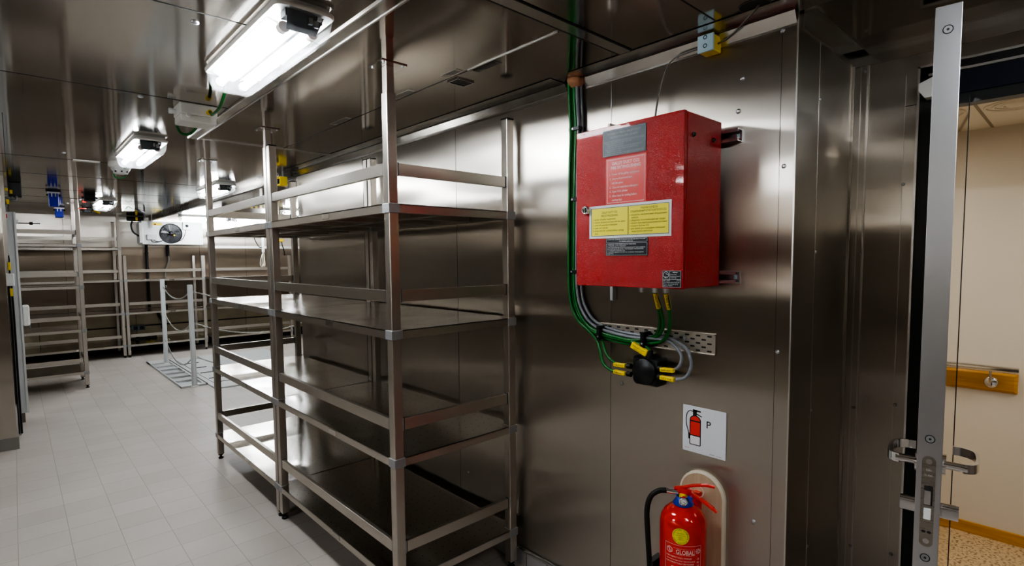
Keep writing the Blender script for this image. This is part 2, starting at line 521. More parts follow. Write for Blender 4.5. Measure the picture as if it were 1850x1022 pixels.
# polished flange of the door frame on the wall, turned over the head
mb = MB().box(XR - .006, XR + .05, .442, .449, 0, 2.209).box(XR - .006, XR + .05, -.56, .449, 2.203, 2.211)
struct(mb.build('trim_9', 'light_seam'))

# ceiling joints, cover strips and small fittings
mb = MB()
def cseam(x0, x1, y0, y1): mb.box(x0, x1, y0, y1, ZC - .0012, ZC)
mb.mat('seam')
cseam(XL, .835, 2.974, 2.978); cseam(XL, .835, 1.894, 1.898); cseam(XL, .835, 5.20, 5.204); cseam(XL, XW, 7.4, 7.404); cseam(XL, XW, 9.2, 9.204)
cseam(1.391, 1.395, 1.26, 3.80); cseam(1.03, 1.76, .862, .866); cseam(.0, .003, 3.8, 11); cseam(XL, XW, 6.2, 6.204); cseam(XL, XW, 8.3, 8.304)
struct(mb.build('trim_10', 'seam'))
mb = MB()
mb.mat('trim').box(.834, .888, YF, 3.83, ZC - .003, ZC)
mb.mat('light_seam').box(.832, .838, YF, 3.83, ZC - .006, ZC).box(.884, .890, YF, 3.83, ZC - .006, ZC)
mb.mat('trim').box(.888, XW - .11, 3.775, 3.83, ZC - .003, ZC)
mb.mat('light_seam').box(.888, XW - .11, 3.772, 3.777, ZC - .006, ZC)
mb.mat('light_seam').box(1.386, 1.391, 1.26, 1.75, ZC - .004, ZC)
mb.mat('trim').box(.89, 1.71, 1.190, 1.240, ZC - .003, ZC)
mb.mat('seam').box(.89, 1.71, 1.186, 1.190, ZC - .004, ZC).box(.89, 1.71, 1.240, 1.244, ZC - .004, ZC)
struct(mb.build('trim_11', 'trim'))

# lower cream insulation panels of the back wall
mb = MB()
mb.mat('creampanel').box(-.9, 4.55, YB - .012, YB, .16, .72)
mb.mat('wall_shade').box(-2.5, 4.55, YB - .001, YB, .72, 1.80)  # darker sheet paints the shade behind the rack shelves
mb.mat('seam')
for x in (-.3, .25, .8, 1.3, 1.52, 1.95, 2.4, 2.8, 3.3, 3.9):
    mb.box(x, x + .006, YB - .0135, YB, .16, .72)
mb.box(-.9, 4.55, YB - .0135, YB, .715, .735).box(-.9, 4.55, YB - .014, YB, .42, .445)
mb.mat('foot_shade').box(-.9, 4.55, YB - .02, YB, 0, .16)  # painted shadow below the lowest shelves, no real gap here
for x in (.62, 1.72, 2.55, 3.35):
    mb.mat('seam').box(x, x + .004, YB - .002, YB, .735, 2.25)
struct(mb.build('trim_12', 'creampanel'))

# screws and domed rivets on the steel sheets
RV = [((XW, y, z), (-1, 0, 0)) for y, z in ((.826, 2.144), (.839, 2.039), (1.308, 1.028), (.686, 1.836), (.693, 1.235), (.700, 2.262), (.759, .635), (2.354, .346))]
RV += [((2.030, YC - .005, z), (0, -1, 0)) for z in (2.076, 1.562, 1.008, .514)]
RV += [((XR - .003, y, z), (-1, 0, 0)) for y, z in ((.613, 2.235), (.610, 1.551), (.612, .956), (.480, 1.804), (.479, .992), (.473, .419), (.607, .40))]
RV_L = {}
for k, (p, n) in enumerate(RV):
    mbr = MB(); p = Vector(p); n = Vector(n)
    rr = .0085 if k < 8 else .006
    q = [p + n * 0, p + n * .003, p + n * .0055]
    mbr.tube(q, rr, 12, True, [rr, rr * .9, rr * .35])
    wh = 'the brushed right wall sheet' if k < 8 else ('the side wall of the door recess' if k < 12 else 'the steel wall beside the door frame')
    hh = p.z
    zone = 'at ceiling height' if hh > 2.2 else 'above head height' if hh > 1.9 else 'at eye height' if hh > 1.4 else 'at hand height' if hh > .9 else 'near the floor'
    tag(mbr.build('dome_rivet', 'zinc'), 'small domed steel rivet in %s %s' % (wh, zone), 'rivet', 'dome rivets in %s %s' % (wh, zone))


# ------------------------------------------------------------------ racks
LV = [.208, .731, 1.262, 1.772]
PW = .042


def make_rack(name, label, length, depth=.687, levels=LV, top=2.205, to_ceiling=('f0',), rails=('front', 'r0'), group='stainless shelf racks', foot=True):
    """local: x = depth (0 front), y = length"""
    t = thing(name, label, 'shelf rack', (0, 0, 0), 0, group)
    nl = len(levels)
    ins = .005
    P = {'f0': (ins, ins), 'f1': (ins, length - ins - PW), 'b0': (depth - ins - PW, ins), 'b1': (depth - ins - PW, length - ins - PW)}
    for k, (x, y) in P.items():
        p = MB().box(x, x + PW, y, y + PW, .038, top).build('post', 'post', t, bevel=.003)
        f = MB(); cx, cy = x + PW / 2, y + PW / 2
        f.lathe((cx, cy, 0), [(0, 0), (.017, 0), (.019, .006), (.016, .013), (.008, .015), (.008, .026), (.017, .028), (.019, .038), (0, .038)], 16)
        f.build('adjustable_foot', 'rubber', p)
        if k in to_ceiling:
            q = .004
            MB().box(x + q, x + PW - q, y + q, y + PW - q, top, ZC - .004).build('extension_tube', 'post', p, bevel=.002)
            fl = MB().mat('trim').box(cx - .055, cx + .055, cy - .055, cy + .055, ZC - .004, ZC)
            fl.mat('zinc')
            for sx in (-1, 1):
                for sy in (-1, 1):
                    fl.cyl((cx + sx * .042, cy + sy * .042, ZC - .004), (cx + sx * .042, cy + sy * .042, ZC - .008), .005, 8)
            fl.build('ceiling_flange', 'trim', p)
        else:
            MB().box(x - .002, x + PW + .002, y - .002, y + PW + .002, top, top + .006).build('end_cap', 'black', p, bevel=.002)
        for z in levels:
            x0, x1 = (0, x + PW + .006) if k[0] == 'f' else (x - .006, depth)
            y0, y1 = (0, y + PW + .006) if k[1] == '0' else (y - .006, length)
            MB().box(x0, x1, y0, y1, z - .0382, z + .0008).build('corner_bracket', 'block', p, bevel=.003)
    for z in levels:
        s = MB()
        e = .003
        s.mat('shelf')
        s.box(e, depth - e, e, length - e, z - .004, z)
        s.mat('rail')
        s.box(e, e + .02, .052, length - .052, z - .036, z - .0005).box(depth - e - .02, depth - e, .052, length - .052, z - .036, z - .0005)
        s.box(.052, depth - .052, e, e + .02, z - .036, z - .0005).box(.052, depth - .052, length - e - .02, length - e, z - .036, z - .0005)
        s.box(.30, .36, .03, length - .03, z - .028, z - .004)
        for u in (.25, .5, .75): s.box(.025, depth - .025, length * u - .02, length * u + .02, z - .03, z - .004)
        so = s.build('shelf', 'shelf', t)
        # maker's tab clipped to the front edge
        c = MB().box(.0005, .003, length * .40, length * .40 + .075, z - .030, z - .006)
        c.build('name_tab', 'trim', so, bevel=.001)
    for z in levels:
        zl, zh = z + .114, z + .162
        def rail(a, b, axis):
            m = MB(); c = MB(); c2 = MB()
            if axis == 'y':
                m.mat('rail').box(.010, .028, a, b, zl, zh); m.mat('block').box(.008, .030, a - .009, a - .003, zl - .003, zh + .003)
                c.box(.009, .029, a - .003, a, zl - .002, zh + .002); c2.box(.009, .029, b, b + .003, zl - .002, zh + .002)
                m.mat('block').box(.008, .030, b + .003, b + .009, zl - .003, zh + .003)
            else:
                y = axis
                m.mat('rail').box(a, b, y - .009, y + .009, zl, zh); m.mat('block').box(a - .009, a - .003, y - .011, y + .011, zl - .003, zh + .003)
                c.box(a - .003, a, y - .010, y + .010, zl - .002, zh + .002); c2.box(b, b + .003, y - .010, y + .010, zl - .002, zh + .002)
                m.mat('block').box(b + .003, b + .009, y - .011, y + .011, zl - .003, zh + .003)
            ro = m.build('guard_rail', 'rail', t, bevel=.0015)
            c.build('end_gasket', 'black', ro); c2.build('end_gasket', 'black', ro)
        if 'front' in rails: rail(PW + ins + .009, length - PW - ins - .009, 'y')
        if 'r0' in rails: rail(PW + ins + .009, depth - PW - ins - .009, .019)
        if 'r1' in rails: rail(PW + ins + .009, depth - PW - ins - .009, length - .019)
        if 'back' in rails:
            m = MB().box(depth - .028, depth - .010, PW + ins + .002, length - PW - ins - .002, zl, zh).build('guard_rail', 'rail', t, bevel=.0015)
    return t


def place(o, loc, rotz):
    o.location = loc; o.rotation_euler = (0, 0, rotz)
    return o


XA = 1.099
rA = make_rack('shelf_rack', 'tall four-tier stainless rack nearest the red cabinet, against the right wall', 1.373, rails=('front', 'r0'), to_ceiling=('f0',))
place(rA, (XA, 1.898, 0), 0)
rB = make_rack('shelf_rack', 'four-tier stainless rack in line behind the nearest rack, beside the floor hatch', 1.357, rails=('front', 'r1'), to_ceiling=('f0', 'f1'))
place(rB, (XA, 3.275, 0), 0)
rC = make_rack('shelf_rack', 'stainless rack standing out from the left side behind the white cabinet', 1.40, rails=('front', 'r0'), to_ceiling=('f0', 'b0'))
place(rC, (.630, 8.375, 0), PI / 2)          # local x -> +Y, local y -> -X
rD = make_rack('shelf_rack', 'four-tier stainless rack against the back wall, left of the fan cooler', 1.40, rails=('front',), to_ceiling=('f0',))
place(rD, (1.285, 10.55, 0), PI / 2)
rE = make_rack('shelf_rack', 'low three-tier stainless rack on the back wall directly under the fan cooler', 1.165, rails=('front',), levels=LV[:3], top=1.65, to_ceiling=())
place(rE, (2.458, 10.55, 0), PI / 2)
rF = make_rack('shelf_rack', 'low three-tier stainless rack at the right end of the back wall', 1.38, rails=('front',), levels=LV[:3], top=1.65, to_ceiling=())
place(rF, (3.95, 10.55, 0), PI / 2)


# ------------------------------------------------------------------ light fittings
def make_light(label, L=.80, Wd=.185):
    t = thing('ceiling_light', label, 'light', (0, 0, 0), 0, 'sealed twin-tube ceiling lights')
    h = Wd / 2; l = L / 2
    MB().loft([rrect(-h + .012, h - .012, -l + .012, l - .012, .03, 0), rrect(-h + .008, h - .008, -l + .008, l - .008, .03, -.022)], True, True).build('housing', 'white', t)
    g = MB().loft([rrect(-h + .006, h - .006, -l + .006, l - .006, .032, -.010), rrect(-h, h, -l, l, .035, -.013), rrect(-h, h, -l, l, .035, -.021), rrect(-h + .004, h - .004, -l + .004, l - .004, .032, -.026)], False, False)
    g.build('gasket_rim', 'jb', t)
    d = MB().loft([rrect(-h + .004, h - .004, -l + .004, l - .004, .032, -.024), rrect(-h + .012, h - .012, -l + .012, l - .012, .03, -.072),
                   rrect(-h + .024, h - .024, -l + .026, l - .026, .022, -.093), rrect(-h + .034, h - .034, -l + .036, l - .036, .016, -.097)], False, True)
    # printed ticks moulded in the side of the diffuser
    d.build('diffuser', 'clear', t)
    r = MB().mat('reflector')
    r.add([(-h + .018, -l + .13, -.024), (-h + .018, l - .03, -.024), (-.03, l - .03, -.040), (-.03, -l + .13, -.040)], [(3, 2, 1, 0)])
    r.add([(h - .018, -l + .13, -.024), (h - .018, l - .03, -.024), (.03, l - .03, -.040), (.03, -l + .13, -.040)], [(0, 1, 2, 3)])
    r.box(-.012, .012, -l + .13, l - .03, -.046, -.024)
    r.build('reflector_tray', 'reflector', t)
    for sx in (-1, 1):
        tb = MB().tube([(sx * .043, -l + .10, -.060), (sx * .043, l - .05, -.060)], .014, 12).build('tube', 'tube', t)
        c = MB().cyl((sx * .043, -l + .075, -.060), (sx * .043, -l + .10, -.060), .0165, 16).cyl((sx * .043, l - .05, -.060), (sx * .043, l - .03, -.060), .0165, 16)
        c.build('lamp_holder', plain('lamp holder', (.55, .42, .36), .4), tb)
    for y in (-.05, .18):
        c = MB().torus((-.043 + .0, y, -.060), .0155, .0018, (1, 0, 0), (0, 0, 1), 16, 5).torus((.043, y, -.060), .0155, .0018, (1, 0, 0), (0, 0, 1), 16, 5)
        c.cyl((.043, y, -.0775), (.043, y, -.0805), .010, 14)
        c.build('tube_clip', 'white', t)
    b = MB().mat('plate').add([(-.055, -l + .016, -.030), (.055, -l + .016, -.030), (.045, -l + .055, -.074), (-.045, -l + .055, -.074)], [(0, 1, 2, 3)])
    b.mat('plate').box(-.055, .055, -l + .03, -l + .07, -.045, -.024)
    b.mat('zinc').box(.010, .022, -l + .020, -l + .03, -.055, -.036).box(.028, .040, -l + .022, -l + .03, -.06, -.040)
    b.mat('white').box(.036, .048, -l + .016, -l + .024, -.040, -.030)
    b.build('ballast_gear', 'plate', t)
    return t


L1 = make_light('long twin-tube ceiling light nearest overhead, left of the rack post flange')
L1.location = (.678, 2.005, ZC)
L2 = dup(L1, (.66, 4.33, ZC), 0, 'second ceiling light along the row, beside the white smoke detector')
L3 = dup(L1, (.89, 8.5, ZC), 0, 'farthest ceiling light of the row, over the aisle by the back racks')
L4 = dup(L1, (1.565, 6.15, ZC), 0, 'ceiling light beside the steel header, seen behind the rack post')
L5 = dup(L1, (.66, -.55, ZC), 0, 'added unseen ceiling light above the camera side of the aisle')  # extra fixture behind the camera, added to light the scene
L6 = dup(L1, (-1.5, 2.3, ZC), 0, 'added unseen ceiling light over the left part of the room')  # out of view, added for more light from the left
L7 = dup(L1, (-1.3, 9.0, ZC), 0, 'added unseen ceiling light over the far left corner')  # another added fixture outside the frame
L8 = dup(L1, (2.45, 10.3, ZC), PI / 2, 'crosswise ceiling light in front of the fan cooler')
L9 = dup(L1, (3.35, 8.2, ZC), PI / 2, 'crosswise ceiling light over the floor hatch, behind the racks')
L10 = dup(L1, (3.3, 10.35, ZC), PI / 2, 'crosswise ceiling light in the far right corner by the back wall')


# ------------------------------------------------------------------ ceiling fittings
def cable(name, label, pts, r, mat, cat='cable', group=None, seg=8, smoothn=6):
    return tag(MB().tube(spline(pts, smoothn), r, seg).build(name, mat), label, cat, group)


def spline(pts, n=6):
    P = [Vector(p) for p in pts]
    if len(P) < 3: return P
    out = []
    Q = [P[0] * 2 - P[1]] + P + [P[-1] * 2 - P[-2]]
    for i in range(1, len(Q) - 2):
        a, b, c, d = Q[i - 1], Q[i], Q[i + 1], Q[i + 2]
        for k in range(n):
            t = k / n
            out.append(.5 * ((2 * b) + (c - a) * t + (2 * a - 5 * b + 4 * c - d) * t * t + (3 * b - a - 3 * c + d) * t ** 3))
    out.append(P[-1])
    return out


def junction_box(label, x0, x1, y0, y1, h, mat='jb', cat='junction box', name='junction_box', lidinset=.01, group=None):
    t = thing(name, label, cat, ((x0 + x1) / 2, (y0 + y1) / 2, ZC), 0, group)
    MB().box(x0, x1, y0, y1, ZC - h * .62, ZC).build('body', mat, t, bevel=.006)
    MB().box(x0 + .003, x1 - .003, y0 + .003, y1 - .003, ZC - h, ZC - h * .62).build('cover', mat, t, bevel=.005)
    return t


j = junction_box('ivory junction box on the ceiling beyond the nearest light, green cables looping', .622, .785, 2.985, 3.125, .088)
m = MB()
m.cyl((.607, 3.06, ZC - .035), (.622, 3.06, ZC - .035), .010, 12).cyl((.590, 3.06, ZC - .035), (.607, 3.06, ZC - .035), .014, 6).cyl((.655, 2.985, ZC - .06), (.655, 2.972, ZC - .06), .010, 10)
m.build('cable_gland', 'white', j)
MB().cyl((.745, 2.985, ZC - .035), (.745, 2.960, ZC - .035), .012, 10).build('gland_sleeve', 'yellow', j)
cable('cable', 'short green cable from the near ceiling light down into the ivory junction box',
      [(.675, 2.44, ZC - .03), (.690, 2.50, ZC - .05), (.700, 2.62, ZC - .09), (.715, 2.80, ZC - .085), (.738, 2.91, ZC - .055), (.745, 2.960, ZC - .036)], .007, 'green')
cable('cable', 'green cable hanging in a loop under the ivory junction box',
      [(.640, 3.125, ZC - .04), (.640, 3.17, ZC - .06), (.665, 3.20, ZC - .105), (.705, 3.20, ZC - .105), (.735, 3.17, ZC - .07), (.735, 3.125, ZC - .05)], .007, 'green')
# gland plate at the far end of the first light
tag(MB().lathe((.655, 2.448, ZC - .012), [(0, -.0), (.035, 0), (.037, -.004), (.020, -.006), (.018, -.022), (.013, -.026), (.012, -.05), (0, -.05)], 16).build('cable_gland', 'white'),
    'white cable gland at the end of the nearest ceiling light', 'cable gland')

# smoke detector with base box
t = thing('smoke_detector', 'white domed smoke detector on the ceiling behind the second light', 'smoke detector', (.645, 5.10, ZC))
MB().lathe((.645, 5.10, ZC), [(.075, 0), (.078, -.01), (.078, -.035), (.070, -.042), (0, -.042)], 28).build('base', 'jb', t)
MB().lathe((.645, 5.10, ZC), [(.062, -.040), (.062, -.055), (.050, -.075), (.045, -.088), (.030, -.092), (0, -.092)], 28).build('sensor_head', 'white', t)
m = MB()
for k in range(8):
    a = 2 * PI * k / 8
    m.beam((.645 + .052 * math.cos(a), 5.10 + .052 * math.sin(a), ZC - .066), (.645 + .049 * math.cos(a), 5.10 + .049 * math.sin(a), ZC - .080), .012, .004, up=(math.cos(a), math.sin(a), 0))
m.build('vent_slots', 'black', t)
MB().box(.655, .672, 5.030, 5.038, ZC - .055, ZC - .004).build('cable_marker', 'green', t)
cable('cable', 'green cable loop below the smoke detector', [(.60, 5.10, ZC - .085), (.61, 5.10, ZC - .115), (.645, 5.10, ZC - .120), (.67, 5.10, ZC - .108), (.68, 5.10, ZC - .08)], .006, 'green')

# blue hanging enclosures
for (x0, x1, y, h, lab) in ((.315, .395, 7.48, .17, 'larger blue enclosure hanging from the ceiling left of the far rack post'),
                           (.46, .545, 9.57, .15, 'smaller dark blue enclosure hanging from the ceiling beyond the first blue one')):
    t = thing('cable_enclosure', lab, 'cable box', ((x0 + x1) / 2, y, ZC), 0, 'blue ceiling enclosures')
    MB().box(x0, x1, y, y + .12, ZC - h, ZC - .015).build('housing', 'blue', t, bevel=.006)
    m = MB().mat('zinc').box(x0 - .01, x1 + .01, y - .006, y, ZC - .036, ZC - .020).box(x0 + .02, x0 + .03, y - .008, y, ZC - .07, ZC - .02).box(x1 - .03, x1 - .02, y - .008, y, ZC - .07, ZC - .02)
    m.mat('black').box(x0 - .02, x1 + .02, y + .02, y + .10, ZC - .015, ZC)
    m.build('clamp_bracket', 'zinc', t)
    MB().cyl((x1, y + .05, ZC - .05), (x1 + .022, y + .05, ZC - .05), .012, 10).cyl((x0 - .018, y + .05, ZC - .05), (x0, y + .05, ZC - .05), .010, 10).build('side_gland', 'black', t)

# black junction boxes on the ceiling
for (x0, x1, y, lab, mk) in ((.63, .735, 7.75, 'black junction box on the ceiling beside the far light', 0), (.755, .86, 9.6, 'black junction box with grey lid beyond the far light', 1)):
    t = junction_box(lab, x0, x1, y, y + .10, .07, 'black', group='black ceiling junction boxes')
    m = MB().cyl((x0 - .02, y + .05, ZC - .03), (x0, y + .05, ZC - .03), .012, 10).cyl((x1, y + .05, ZC - .03), (x1 + .02, y + .05, ZC - .03), .012, 10)
    m.build('cable_gland', 'black', t)
    if mk:
        MB().box(x0 + .02, x1 - .02, y - .002, y + .003, ZC - .062, ZC - .035).build('lid_plate', 'grey_cable', t)
        MB().beam((x1 + .02, y + .04, ZC - .035), (x1 + .09, y + .02, ZC - .07), .012, .022).build('cable_marker', 'yellow', t)
t = junction_box('white square junction box on the ceiling left of the fan cooler', 1.11, 1.245, 8.78, 8.90, .085)
cable('cable', 'black cable from the white ceiling junction box to the fan cooler pipes', [(1.245, 8.84, ZC - .04), (1.40, 9.2, ZC - .06), (1.52, 9.9, ZC - .05), (1.62, 10.55, ZC - .06)], .010, 'black')
m = MB()
t2 = spline([(1.14, 8.778, ZC - .062), (1.165, 8.775, ZC - .028), (1.20, 8.775, ZC - .045), (1.215, 8.778, ZC - .06)], 5)
tag(MB().tube(t2, .004, 6).build('wire', 'green'), 'thin green wire looped across the face of the white ceiling box', 'wire')

# red tags and ties by the far rack post
tag(MB().box(.655, .690, 8.30, 8.305, ZC - .045, ZC - .02).build('tag_strip', 'red_plain'), 'small red tag tied near the ceiling by the far rack post', 'tag')
tag(MB().torus((.655, 8.40, 2.20), .038, .005, (1, 0, 0), (0, 1, 0), 16, 6).build('cable_tie', 'red_plain'), 'red strap tied round the far rack post below the ceiling', 'strap')

# recessed small grille
t = thing('ceiling_vent', 'small rectangular chrome framed vent let into the ceiling over the near rack', 'vent', (1.455, 1.885, ZC))
MB().box(1.415, 1.497, 1.855, 1.915, ZC - .002, ZC - .0005).build('slot', 'seam', t)
m = MB().box(1.411, 1.501, 1.850, 1.855, ZC - .006, ZC).box(1.411, 1.501, 1.915, 1.920, ZC - .006, ZC).box(1.411, 1.416, 1.855, 1.915, ZC - .006, ZC).box(1.496, 1.501, 1.855, 1.915, ZC - .006, ZC)
for k in range(3): m.box(1.416, 1.496, 1.868 + k * .014, 1.870 + k * .014, ZC - .005, ZC - .001)
m.build('frame', 'chrome', t)
for k, (x, y0, y1, lab) in enumerate(((1.345, 1.77, 1.88, 'pale printed sticker on the ceiling beside the small vent'), (1.345, 2.12, 2.32, 'pale printed sticker on the ceiling above the near rack'),
                          (1.405, 1.60, 1.74, 'darker strip sticker on the ceiling by the bright joint'), (1.345, 2.75, 2.95, 'pale sticker on the ceiling above the second rack'))):
    m = MB().mat(plain('sticker %d' % k, (.42, .38, .33) if k != 2 else (.13, .12, .11), .35, .5)).box(x, x + .035, y0, y1, ZC - .0012, ZC)
    m.mat('seam')
    for q in range(4): m.box(x + .006 + q * .007, x + .009 + q * .007, y0 + .015, y1 - .015 - .01 * q, ZC - .0016, ZC - .0012)
    tag(m.build('sticker', 'trim'), lab, 'sticker')
m = MB().mat('jb').box(.37, .53, 5.17, 5.235, ZC - .003, ZC)
tag(m.build('vent_cover', 'jb'), 'flat pale cover plate on the ceiling left of the smoke detector', 'cover plate')
for (x, y, lab) in ((.467, 1.981, 'left of the nearest ceiling light'), (.473, 3.021, 'beyond the nearest ceiling light'), (.30, 4.9, 'near the flat pale cover plate'), (.885, 1.30, 'on the ceiling joint strip')):
    tag(MB().lathe((x, y, ZC), [(.012, 0), (.012, -.003), (.007, -.006), (0, -.0065)], 14).build('screw_cap', 'zinc'), 'round screw cap in the steel ceiling ' + lab, 'screw cap')

# yellow marked boxes at the end of the right wall
t = thing('junction_box', 'yellow junction box at the top of the opening past the right wall end', 'junction box', (1.73, 4.78, 2.2))
MB().box(1.700, 1.765, 4.72, 4.79, 2.185, 2.262).build('body', 'yellow', t, bevel=.005)
MB().box(1.735, 1.740, 4.74, 4.77, 2.262, ZC).build('hanger', 'zinc', t)
MB().box(1.690, 1.700, 4.73, 4.77, 2.20, 2.24).build('cable_gland', 'black', t)

# yellow and blue box on the ceiling angle with its grey cable
t = thing('junction_box', 'small yellow box with pale blue cover on the ceiling angle above the red cabinet', 'junction box', (1.79, .93, 2.28))
MB().box(1.772, 1.826, .900, .955, 2.246, 2.300).build('body', 'yellow', t, bevel=.004)
MB().box(1.764, 1.772, .898, .957, 2.244, 2.302).build('cover', 'paleblue', t, bevel=.003)
m = MB()
for dz in (.012, .040): m.torus((1.7635, .928, 2.252 + dz), .006, .0012, (0, 1, 0), (0, 0, 1), 12, 4)
build_each(m, 'cover_screw', 'black', t)
cable('cable', 'thin grey cable rising from the red cabinet top to the yellow ceiling box',
      [(1.77, 1.130, 2.004), (1.78, 1.128, 2.08), (1.795, 1.120, 2.17), (1.80, 1.100, 2.235), (1.80, 1.065, 2.268), (1.80, 1.01, 2.274), (1.80, .957, 2.276)], .0035, 'brown_metal')
cable('cable', 'thin grey cable from the yellow ceiling box into the round hole in the ceiling',
      [(1.80, .900, 2.272), (1.79, .865, 2.274), (1.765, .82, 2.282), (1.735, .775, 2.292), (1.712, .735, 2.305), (1.70, .722, ZC)], .0035, 'brown_metal')
tag(MB().mat('seam').lathe((1.70, .735, ZC), [(0, -.0008), (.045, -.0008)], 24).mat('brown_metal').lathe((1.70, .735, ZC), [(.044, -.001), (.045, -.002), (.046, -.002), (.047, -.001)], 24).build('ceiling_hole', 'seam'),
    'round cut hole in the ceiling where the grey cable enters', 'hole')


# ------------------------------------------------------------------ red CO2 cabinet
def FX(x):
    return lambda u, v: (x, -u, v)        # front surfaces that face -X; u runs towards -Y


cab = thing('fire_cabinet', 'red hammered-paint wall cabinet with fire extinguishing instruction labels', 'cabinet', (1.68, 1.09, 1.447))
Y0, Y1, Z0, Z1 = .876, 1.312, 1.447, 2.004
MB().box(1.566, 1.790, Y0 + .001, Y1 - .001, Z0 + .001, Z1 - .001).build('body', 'red', cab, bevel=.003)
door = MB().box(1.545, 1.561, Y0, Y1, Z0, Z1).build('door', 'red', cab, bevel=.002)
lk = MB().mat('chrome').lathe((1.545, 1.262, 1.721), [(.0165, 0), (.0165, -.010), (.013, -.014), (.011, -.014), (.009, -.010), (0, -.010)], 24, 'x')
lk.mat('seam').torus((1.5345, 1.262, 1.721), .0055, .0016, (0, 1, 0), (0, 0, 1), 12, 5)
lk.mat('chrome').box(1.531, 1.536, 1.2605, 1.2635, 1.714, 1.728)
lk.build('lock', 'chrome', door)
m = MB()
for x in (1.60, 1.73):
    m.lathe((x, Y0, 1.935), [(0, -.006), (.006, -.006), (.008, 0)], 12, 'y')
build_each(m, 'side_plug', 'black', cab)
m = MB()
for y, x in ((1.104, 1.66), (1.049, 1.66), (1.005, 1.66)):
    m.lathe((x, y, Z0), [(.014, 0), (.014, -.008), (.011, -.010), (.011, -.022), (.006, -.024), (0, -.024)], 12)
build_each(m, 'cable_gland', 'zinc', cab)


def plate(parent, name, y1, y0, z1, z0, mat, off=.0012, x=1.545, r=.003):
    """flat label from y1 (image left) to y0"""
    f = lambda u, v, d: (x - d, -u, v)
    return MB().prism(rr2(-y1, -y0, z0, z1, r, 3), f, 0, off).build(name, mat, parent)


def lines(parent, mat, x, rows, name='lettering', bold=0.0):
    m = MB(); fn = FX(x)
    for (s, y, z, h, wd, al) in rows:
        put_text(m, s, fn, -y, z, h, wd, al, bold)
    return m.build(name, mat, parent)


def outline(m, x, y1, y0, z1, z0, t=.0016):
    for (a, b, c, d) in ((y0, y1, z1 - t, z1), (y0, y1, z0, z0 + t), (y0, y0 + t, z0, z1), (y1 - t, y1, z0, z1)):
        m.box(x - .0003, x, a, b, c, d)


# upper dark plate
pl = plate(door, 'dark_plate', 1.190, 1.013, 1.989, 1.899, 'plate_blue', .0016)
m = MB(); outline(m, 1.5432, 1.186, 1.017, 1.986, 1.950, .0008); outline(m, 1.5432, 1.186, 1.017, 1.947, 1.902, .0008)
fn = FX(1.5430)
put_text(m, 'IN CASE OF FIRE IN GALLEY DUCT', fn, -1.101, 1.972, .0070, .135, 'CENTER')
put_text(m, 'INSTRUCTION FOR CO2 BOX', fn, -1.101, 1.959, .0070, .110, 'CENTER')
for k, (s, wd) in enumerate((('1. MAKE SURE NO ONE LEFT THE AREA.', .112), ('2. OPEN THE VALVE SLOWLY.', .078), ('3. CLOSE ALL FIRE DAMPERS COULD BE OPERATED BY', .150), ('THE CONTROL OF THE SYSTEM AUTOMATICALLY.', .134), ('4. OPEN THE CO2 VALVE.', .066), ('5. DO NOT OPEN THE AREA THAT NEEDS TO BE PROTECTED', .155))):
    put_text(m, s, fn, -1.178, 1.9395 - k * .0068, .0040, wd)
m.build('lettering', 'print_grey', pl)
# red instruction label
pl = plate(door, 'red_label', 1.176, 1.012, 1.892, 1.733, 'red_label', .0008)
m = MB(); outline(m, 1.5440, 1.170, 1.018, 1.887, 1.738, .0016)
fn = FX(1.5438)
put_text(m, 'GALLEY DUCT CO2', fn, -1.094, 1.868, .0105, .112, 'CENTER', .0012)
put_text(m, 'FIRE EXTINGUSHING', fn, -1.094, 1.853, .0105, .120, 'CENTER', .0012)
for s, wd, z in (('1.  Power off the galley equipments', .122, 1.833), ('2.  ensure all personel have', .094, 1.818), ('left the space', .046, 1.803), ('3.  Close all vents/doors/dampers', .116, 1.788), ('4.  Open CO2 cylinder', .076, 1.774), ('5.  Allow time for cooling before', .112, 1.759), ('venting duct', .042, 1.745)):
    put_text(m, s, fn, -1.160 + (.0 if s[0].isdigit() else .010), z, .0072, wd, 'LEFT', .0006)
m.build('lettering', 'print_pink', pl)
# yellow two-language label on white card
pl = plate(door, 'yellow_label', 1.250, .918, 1.7325, 1.617, plain('white card', (.72, .74, .76), .45), .0010, r=.001)
m = MB().mat('yellow_print').box(1.5436, 1.544, .928, 1.238, 1.627, 1.722)
m.mat('print_black'); outline(m, 1.5436, 1.240, .926, 1.724, 1.625, .0014); m.box(1.5432, 1.5436, 1.0805, 1.0825, 1.627, 1.722)
m.build('yellow_field', 'yellow_print', pl)
m = MB(); fn = FX(1.5433)
put_text(m, 'GALLEY DUCT CO2', fn, -1.160, 1.704, .0072, .066, 'CENTER'); put_text(m, 'FIRE EXTINGUISHING', fn, -1.160, 1.6925, .0072, .072, 'CENTER')
for k, (s, wd) in enumerate((('1. power off galley equipments', .098), ('2. ensure all personnel have left the space', .138), ('3. close all vents/doors/dampers', .106), ('4. open co2 cylinder', .066), ('5. allow time for cooling before venting', .132), ('   duct', .014))):
    put_text(m, s, fn, -1.232 + (.008 if k == 5 else 0), 1.6815 - k * .0100, .0058, wd)
put_text(m, 'ТУШЕНИЕ КАМБУЗА', fn, -1.000, 1.7105, .0062, .066, 'CENTER'); put_text(m, 'СТАЦИОНАРНЫМ ОГНЕТУШИТЕЛЕМ СО2', fn, -1.004, 1.7005, .0062, .136, 'CENTER')
